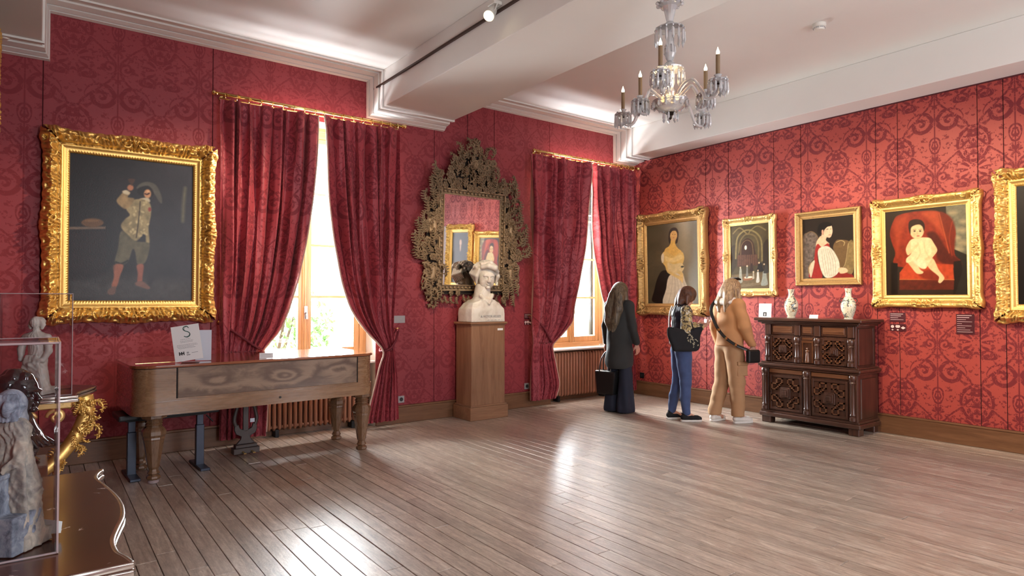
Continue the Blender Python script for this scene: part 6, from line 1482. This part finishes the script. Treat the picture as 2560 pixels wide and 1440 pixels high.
M['hair_dark'] = hairmat('long_dark_blond_hair', (.035, .025, .016, 1), (.20, .15, .09, 1)); M['hair_brown'] = hairmat('chestnut_hair', (.055, .020, .010, 1), (.20, .085, .045, 1)); M['hair_blond'] = hairmat('blond_streaked_hair', (.15, .08, .045, 1), (.58, .40, .22, 1))
def hand(S_, wrist, d, palm_n, size=1.0, curl=.4, thumb=1):
    """five fingers from the palm; d = pointing direction, palm_n = palm normal (fingers curl towards it)"""
    w = Vector(wrist); d = Vector(d).normalized(); n = Vector(palm_n); n = (n - d*n.dot(d)).normalized(); s_ = d.cross(n)*thumb; L = .085*size
    S_.cap(w - d*.01, w + d*L*.55, .020*size, .026*size, .01, flat=None); S_.cap(w + d*L*.4 - s_*.018*size, w + d*L*.9 - s_*.028*size, .014*size, .012*size, .008); S_.cap(w + d*L*.4 + s_*.018*size, w + d*L*.9 + s_*.028*size, .014*size, .012*size, .008)
    for k, (o, l) in enumerate(((.030, .070), (.011, .080), (-.010, .075), (-.029, .058))):
        p = w + d*L*.92 + s_*o*size; c = curl; q = p + (d*math.cos(c*.5) + n*math.sin(c*.5))*l*.45*size; r_ = q + (d*math.cos(c*1.4) + n*math.sin(c*1.4))*l*.33*size; e_ = r_ + (d*math.cos(c*2.3) + n*math.sin(c*2.3))*l*.25*size
        S_.chain([p, q, r_, e_], [.0088*size, .0082*size, .0075*size, .0065*size], .003)
    p = w + d*L*.25 + s_*.022*size; q = p + (d*.6 + s_*.75 + n*.25).normalized()*.036*size; S_.chain([p, q, q + (d*.85 + s_*.15 + n*.5).normalized()*.030*size], [.013*size, .0105*size, .008*size], .005)
def person_body(t, H, sh, hips, knees, ankles, shl, elb, wri, hd, neck_tilt=0, hsz=1.0, hands=(), face_rz=0, bs=1.0):
    """single continuous skin surface; joints given per side [right(-y), left(+y)]"""
    lo = (-.42, -.42, -.01); hi = (.55, .42, H + .03); S_ = Sdf(lo, hi, .0075)
    pel = (Vector(hips[0]) + Vector(hips[1]))/2; nk = Vector(sh)
    S_.cap(pel + Vector((0, 0, .02)), pel + Vector((.0, 0, .20)), .115*bs, .105*bs, .03, flat=(.85, 1.15, 1)); S_.cap(pel + Vector((0, 0, .20)), nk - Vector((0, 0, .10)), .105*bs, .110*bs, .04, flat=(.80, 1.25, 1))
    S_.cap(shl[0], shl[1], .048, .048, .05); S_.cap(nk - Vector((0, 0, .06)), hd - Vector((0, 0, .06)), .050, .046, .03)
    for i in (0, 1):
        S_.chain([hips[i], knees[i]], [.074*bs, .050*bs], .03); S_.chain([knees[i], (Vector(knees[i])*.6 + Vector(ankles[i])*.4) - Vector((.012, 0, 0)), ankles[i]], [.052, .050, .034], .02); S_.cap(ankles[i], Vector(ankles[i]) + Vector((.10, 0, -.045)), .032, .026, .02)
        S_.chain([shl[i], elb[i]], [.046, .036], .02); S_.chain([elb[i], wri[i]], [.036, .023], .012)
    for w, d, n, c, th in hands: hand(S_, w, d, n, 1.0, c, th)
    body = S_.build('body', M['skin'], t)
    Hs = Sdf((-.14, -.15, -.16), (.14, .15, .15), .005); head_sdf(Hs, (0, 0, 0), .080*hsz); Hs.cap((0, .015, -.05), (0, .02, -.15), .044, .046, .02)
    h = Hs.build('head', M['skin'], t, loc=tuple(hd), rot=(neck_tilt, 0, PI/2 + face_rz)); return body, h
def shoe(t, ankle, rz, upper, sole, L=.25, name='shoe'):
    rt = bpy.data.objects.new(name, None); COL.objects.link(rt); rt.parent = t; rt.location = (ankle[0], ankle[1], 0); rt.rotation_euler = (0, 0, rz)
    s = Sdf((-.09, -.06, -.01), (.21, .06, .13), .004)
    s.chain([(-.035, 0, .050), (.05, 0, .046), (.13, 0, .036), (.158, 0, .032)], [.034, .036, .034, .028], .01, flat=(1, 1.12, 1)); s.cap((-.02, 0, .06), (-.012, 0, .095), .036, .036, .01); s.box((.05, 0, -.05), (.3, .3, .068), .0, 's')
    s.cap((-.012, 0, .085), (-.012, 0, .2), .026, .030, .0, 's'); s.build('upper', M[upper], rt)
    MB().prism([(x, y) for x, y in ([(-.070 + .0, 0)] + [(-.062, -.026), (-.02, -.038), (.06, -.040), (.13, -.043), (.175, -.030), (.190, 0), (.175, .030), (.13, .043), (.06, .040), (-.02, .038), (-.062, .026)])], 0, .024).build('sole', M[sole], rt, bevel=.004)
    for k in range(4): MB().tube([(.045 + .018*k, -.018, .082 - .005*k), (.045 + .018*k, .018, .082 - .005*k)], .0035, 6).build('lace', M[sole if upper != 'wshoe' else 'wshoe'], rt)
    return rt
def folds(amp=.006, f=18, seed=0):
    def fn(V):
        n = np.zeros(len(V)); 
        n += np.sin(V[:, 2]*f + 3*np.sin(V[:, 0]*9 + seed) + 2.3*np.sin(V[:, 1]*11 + 2*seed)); n += .6*np.sin(V[:, 2]*f*1.9 + V[:, 1]*23 + V[:, 0]*17 + seed)
        c = V.mean(0); R_ = V[:, :2] - c[:2]; rn = np.linalg.norm(R_, axis=1, keepdims=True) + 1e-6; V = V.copy(); V[:, :2] += R_/rn*(n*amp*.5)[:, None]; return V
    return fn
def fz(amp, f=70, sy=1.0):   # vertical folds
    def fn(V):
        c = V.mean(0); a = np.arctan2(V[:, 1] - c[1], V[:, 0] - c[0]); R_ = V[:, :2] - c[:2]; rn = np.linalg.norm(R_, axis=1, keepdims=True) + 1e-6
        k = np.clip((V[:, 2].max() - V[:, 2])/(np.ptp(V[:, 2]) + 1e-6), 0, 1); V = V.copy(); V[:, :2] += R_/rn*(np.sin(a*9 + 4*V[:, 2]) * amp * k)[:, None]; return V
    return fn

# 1 woman in the long charcoal coat
t = thing('person', 'woman in long charcoal coat and wide navy trousers seen from behind at the far window', 'person', (-1.39, -1.02, 0), R(6))
hip = [(0, -.085, .86), (0, .085, .86)]; kn = [(.02, -.09, .47), (.01, .09, .47)]; an = [(-.02, -.095, .08), (-.03, .095, .08)]; sl = [(0, -.150, 1.36), (0, .150, 1.36)]; eb = [(.02, -.195, 1.10), (-.02, .195, 1.10)]; wr = [(.10, -.200, .87), (.0, .21, .86)]
person_body(t, 1.64, (0, 0, 1.40), hip, kn, an, sl, eb, wr, Vector((.03, 0, 1.53)), hands=[(wr[0], (.25, -.05, -1), (.1, 1, 0), .5, -1), (wr[1], (0, 0, -1), (0, -1, 0), 1.1, 1)], hsz=1.0)
s = Sdf((-.24, -.34, .50), (.28, .34, 1.48), .0075)
s.cap((0, 0, 1.05), (0, 0, 1.30), .132, .134, .03, flat=(.84, 1.12, 1)).cap((0, 0, 1.05), (-.0, 0, .66), .140, .172, .05, flat=(1.0, 1.08, 1)).cap(sl[0], sl[1], .062, .062, .05); s.cap((0, 0, 1.36), (0, 0, 1.44), .075, .062, .03)
for i in (0, 1): s.chain([sl[i], eb[i], Vector(eb[i])*.12 + Vector(wr[i])*.88], [.064, .053, .044], .03)
s.box((0, 0, .45), (.5, .5, .108), .006, 's'); s.cap((0, 0, .3), (0, 0, .64), .145, .12, .004, 's', flat=(.95, 1.05, 1)); s.build('coat', M['coat'], t, disp=folds(.008, 14, 1))
s = Sdf((-.24, -.24, -.005), (.24, .24, .86), .0075)
for i in (0, 1): s.chain([Vector(hip[i]) - Vector((0, 0, .1)), kn[i], (an[i][0] + .02, an[i][1], .05)], [.085, .092, .125], .02, flat=(1, .85, 1))
s.box((0, 0, -.08), (.5, .5, .092), .002, 's'); s.build('trousers', M['navy'], t, disp=fz(.010))
s = Sdf((-.20, -.17, .98), (.16, .17, 1.68), .0065)
s.ell((.02, 0, 1.555), (.108, .098, .112), .01).ell((-.02, 0, 1.50), (.10, .10, .12), .02).chain([(-.05, -.05, 1.48), (-.10, -.06, 1.32), (-.135, -.04, 1.16), (-.14, -.02, 1.04)], [.065, .062, .05, .022], .03).chain([(-.05, .05, 1.48), (-.11, .06, 1.32), (-.14, .05, 1.16), (-.14, .04, 1.05)], [.065, .062, .05, .022], .03)
s.chain([(.02, .085, 1.52), (.0, .105, 1.38), (-.04, .10, 1.25)], [.035, .035, .018], .02).chain([(.02, -.085, 1.52), (.02, -.10, 1.40), (.03, -.10, 1.30)], [.032, .03, .014], .02); s.ell((.135, 0, 1.52), (.060, .062, .11), .01, 's')
s.build('hair', M['hair_dark'], t, disp=fz(.006, 30))
for i in (0, 1): shoe(t, an[i], 0, 'blk_leather', 'blk_leather')
tb = thing('tote_bag', 'black shoulder bag hanging from the left hand of the coat woman', 'bag', (-1.49, -.90, .22), R(100))
MB().prism([(-.13, 0), (.13, 0), (.155, .30), (-.155, .30)], -.055, .055, axis='y').build('bag_body', M['blk_leather'], tb, bevel=.02, seg=2)
for sy in (-.05, .05): MB().tube(crom([(-.09, sy, .28), (-.07, sy*.5, .45), (0, 0, .55), (.07, sy*.5, .45), (.09, sy, .28)], 6), .007, 6).build('handle', M['blk_leather'], tb, smooth=True)
MB().box(-.156, .156, -.058, -.053, .285, .305).build('silver_rim', M['chrome'], tb)

# 2 woman with floral sleeves and jeans
t = thing('person', 'woman with chestnut bob, navy vest, floral sleeves and blue jeans in profile', 'person', (-1.20, -1.86, 0), R(-33))
hip = [(0, -.08, .84), (0, .08, .84)]; kn = [(.015, -.085, .46), (-.02, .085, .46)]; an = [(.02, -.085, .09), (-.10, .085, .09)]; sl = [(.0, -.155, 1.31), (.0, .155, 1.31)]; eb = [(-.01, -.20, 1.06), (.03, .20, 1.07)]; wr = [(.20, -.14, 1.12), (.22, .10, 1.13)]
person_body(t, 1.60, (.01, 0, 1.35), hip, kn, an, sl, eb, wr, Vector((.075, 0, 1.47)), neck_tilt=R(14), hands=[(wr[0], (.85, .30, .35), (-.2, .3, 1), .7, 1), (wr[1], (.85, -.30, .30), (-.2, -.3, 1), .7, -1)], hsz=.98)
s = Sdf((-.20, -.24, .80), (.22, .24, 1.44), .0075)
s.cap((0, 0, .92), (0, 0, 1.26), .128, .135, .03, flat=(.88, 1.12, 1)).cap((0, -.11, 1.31), (0, .11, 1.31), .062, .062, .03).cap((.0, 0, 1.32), (.03, 0, 1.405), .062, .060, .02); s.cap((.04, 0, 1.36), (.06, 0, 1.5), .05, .05, .006, 's'); s.box((0, 0, .80), (.5, .5, .035), .01, 's')
s.build('vest', M['vest'], t, disp=folds(.008, 40, 2))
MB().tube(crom([(-.105, .035, 1.36), (-.135, .05, 1.25), (-.140, .05, 1.08), (-.128, .05, .90)], 6), .014, 8, flat=.5, up=(1, 0, 0)).build('back_stripe', M['cream'], t, smooth=True)
MB().tube(crom([(-.100, .085, 1.34), (-.120, .095, 1.22), (-.122, .10, 1.05), (-.115, .10, .90)], 6), .012, 8, flat=.5, up=(1, 0, 0)).build('back_stripe', M['cream'], t, smooth=True)
s = Sdf((-.14, -.30, .96), (.30, .30, 1.40), .0065)
for i in (0, 1): s.chain([sl[i], eb[i], Vector(eb[i])*.15 + Vector(wr[i])*.85], [.062, .068, .044], .02)
s.build('floral_sleeves', M['floral'], t, disp=folds(.008, 40, 3))
s = Sdf((-.22, -.24, .06), (.22, .24, .98), .0075)
s.cap((0, -.03, .90), (0, .03, .90), .118, .118, .03, flat=(.95, 1.1, 1))
for i in (0, 1): s.chain([Vector(hip[i]) + Vector((-.01, 0, -.02)), kn[i], ((kn[i][0] + an[i][0])/2 - .01, an[i][1], .28), (an[i][0], an[i][1], .105)], [.100, .067, .060, .046], .02)
s.build('jeans', M['jeans'], t, disp=folds(.005, 30, 4))
s = Sdf((-.12, -.14, 1.32), (.22, .14, 1.63), .0055)
s.ell((.068, 0, 1.495), (.112, .098, .105), .01).ell((.015, 0, 1.44), (.085, .098, .085), .02).chain([(-.02, -.05, 1.42), (-.05, -.06, 1.36)], [.05, .022], .01).chain([(-.03, .04, 1.42), (-.06, .05, 1.37)], [.05, .022], .01).chain([(.04, -.088, 1.47), (.03, -.10, 1.39)], [.035, .018], .01).chain([(.04, .088, 1.47), (.03, .10, 1.39)], [.035, .018], .01)
s.ell((.20, 0, 1.445), (.085, .072, .085), .008, 's').ell((.15, 0, 1.39), (.06, .06, .05), .01, 's'); s.build('hair', M['hair_brown'], t, disp=fz(.008))
MB().box(.29, .302, -.045, .045, 1.13, 1.20).build('leaflet', M['print_pink'], t)
shoe(t, an[0], 0, 'blk_canvas', 'sole'); shoe(t, an[1], R(8), 'blk_canvas', 'sole')
tb = thing('tote_bag', 'large black tote bag with a pale floral print on the arm of the jeans woman', 'bag', (-1.365, -2.03, .83), R(-33))
s = Sdf((-.26, -.09, -.02), (.26, .09, .36), .006); s.box((0, 0, .13), (.150, .045, .125), .0, rnd=.035)
s.build('bag_body', M['blk_canvas'], tb, disp=lambda V: np.stack([V[:, 0]*(1 + .45*V[:, 2]/.26) + .010*np.sin(V[:, 2]*30), V[:, 1]*(1 - .25*V[:, 2]/.26), V[:, 2] + .06*np.abs(V[:, 0])/.2*V[:, 2]/.26], 1))
for sy in (-.03, .03): MB().tube(crom([(-.14, sy, .26), (-.10, sy*.6 + .06, .46), (-.03, .12, .55), (.04, sy*.6 + .06, .46), (.10, sy, .25)], 6), .009, 6, flat=.6).build('handle', M['blk_canvas'], tb, smooth=True)
rf = random.Random(8)
for k in range(26):
    a = rf.uniform(0, 1); x = .035 + .07*a + rf.uniform(-.03, .03); z = .175 - .08*a + rf.uniform(-.04, .03); c, s_ = math.cos(rf.uniform(0, 3)), .5
    w_ = rf.uniform(.006, .014); MB().sph((0, 0, 0), w_, 8, 5, 1, .18, rf.uniform(.35, .8)).build('floral_print', M['print_gold'] if 'print_gold' in M else M['cream'], tb, smooth=True, loc=(x*1.15, -.046 + .035*z*.3, z), rot=(0, rf.uniform(0, 3), 0))

# 3 woman in the camel jacket
t = thing('person', 'blond woman in camel jacket, tan cargo trousers and white sneakers beside the cabinet', 'person', (-.84, -2.27, 0), R(-16))
hip = [(0, -.085, .88), (0, .085, .88)]; kn = [(.02, -.09, .48), (-.03, .10, .48)]; an = [(.04, -.09, .09), (-.13, .12, .09)]; sl = [(0, -.155, 1.37), (0, .155, 1.37)]; eb = [(.03, -.215, 1.12), (-.03, .215, 1.12)]; wr = [(.13, -.225, .90), (.02, .23, .90)]
person_body(t, 1.69, (0, 0, 1.42), hip, kn, an, sl, eb, wr, Vector((.035, 0, 1.555)), hands=[(wr[0], (.30, 0, -1), (.1, 1, .1), .45, -1), (wr[1], (.1, 0, -1), (0, -1, 0), .6, 1)], hsz=1.0, face_rz=0)
s = Sdf((-.26, -.36, .84), (.26, .36, 1.52), .0075)
s.cap((0, 0, 1.00), (0, 0, 1.31), .148, .140, .03, flat=(.85, 1.12, 1)).cap((0, 0, 1.00), (-.01, 0, .88), .148, .158, .03, flat=(.9, 1.10, 1)).cap(sl[0], sl[1], .070, .070, .05)
for i in (0, 1): s.chain([sl[i], eb[i], Vector(eb[i])*.10 + Vector(wr[i])*.90], [.073, .070, .050], .03)
s.box((0, 0, .80), (.5, .5, .095), .008, 's'); s.cap((.06, 0, 1.40), (.08, 0, 1.55), .05, .05, .006, 's'); s.build('jacket', M['camel'], t, disp=folds(.010, 22, 5))
s = Sdf((-.22, -.17, .88), (.14, .20, 1.52), .0065)
s.ell((-.02, 0, 1.435), (.095, .125, .040), .01).ell((-.075, .0, 1.405), (.065, .125, .045), .03); s.build('cream_hood', M['cream'], t, disp=folds(.006, 24, 6))
s = Sdf((-.26, -.26, .06), (.24, .28, .98), .0075)
s.cap((0, -.03, .90), (0, .03, .90), .120, .120, .03, flat=(1, 1.1, 1))
for i in (0, 1): s.chain([Vector(hip[i]) + Vector((-.01, 0, -.02)), kn[i], ((kn[i][0] + an[i][0])/2, an[i][1], .28), (an[i][0] - .005, an[i][1], .10)], [.112, .090, .080, .074], .02)
s.box((0, 0, 0), (.5, .5, .082), .004, 's'); s.build('trousers', M['camel_t'], t, disp=folds(.008, 24, 7))
s = Sdf((-.06, -.21, .52), (.13, -.12, .76), .005); s.box((.03, -.165, .63), (.070, .020, .075), .0, rnd=.01).box((.03, -.175, .70), (.076, .020, .022), .003, rnd=.006); s.build('cargo_pocket', M['camel_t'], t)
s = Sdf((-.17, -.16, 1.24), (.17, .16, 1.72), .006)
s.ell((.028, 0, 1.580), (.112, .100, .108), .01).ell((-.02, 0, 1.52), (.10, .10, .11), .02).chain([(-.05, -.05, 1.50), (-.085, -.06, 1.40), (-.105, -.045, 1.30)], [.06, .052, .018], .02).chain([(-.05, .05, 1.50), (-.095, .06, 1.40), (-.12, .05, 1.30)], [.06, .052, .018], .02)
s.chain([(.03, -.092, 1.55), (.035, -.105, 1.44), (.03, -.10, 1.33)], [.038, .036, .014], .015).chain([(.03, .092, 1.55), (.035, .105, 1.44), (.03, .10, 1.33)], [.038, .036, .014], .015); s.ell((.15, 0, 1.54), (.065, .066, .10), .008, 's'); s.build('hair', M['hair_blond'], t, disp=fz(.007))
MB().box(-.03, .03, -.07, .07, 0, .018).build('sunglasses', M['blk_leather'], t, loc=(.085, 0, 1.672), rot=(0, R(25), 0), bevel=.006)
shoe(t, an[0], R(-6), 'wshoe', 'sole'); shoe(t, an[1], R(14), 'wshoe', 'sole')
tb = thing('crossbody_bag', 'black crossbody bag on a buckled strap over the camel jacket', 'bag', (-.84, -2.27, 0), R(-16))
sp_ = crom([(-.06, .13, 1.46), (-.185, .10, 1.33), (-.195, .02, 1.16), (-.175, -.10, 1.02), (-.10, -.215, .92), (.02, -.275, .86), (.07, -.285, .82)], 8)
MB().tube(sp_, .019, 8, flat=.28, up=(.5, .5, 0)).build('strap', M['blk_leather'], tb, smooth=True)
for k in (20, 26, 32): p = sp_[k]; MB().box(-.012, .012, -.012, .012, -.014, .014).build('buckle', M['brass'], tb, bevel=.002, loc=(p.x - .012, p.y - .012, p.z))
s = Sdf((-.09, -.35, .66), (.23, -.23, .92), .005); s.box((.08, -.292, .79), (.085, .030, .075), .0, rnd=.022); s.build('bag_body', M['blk_leather'], tb)
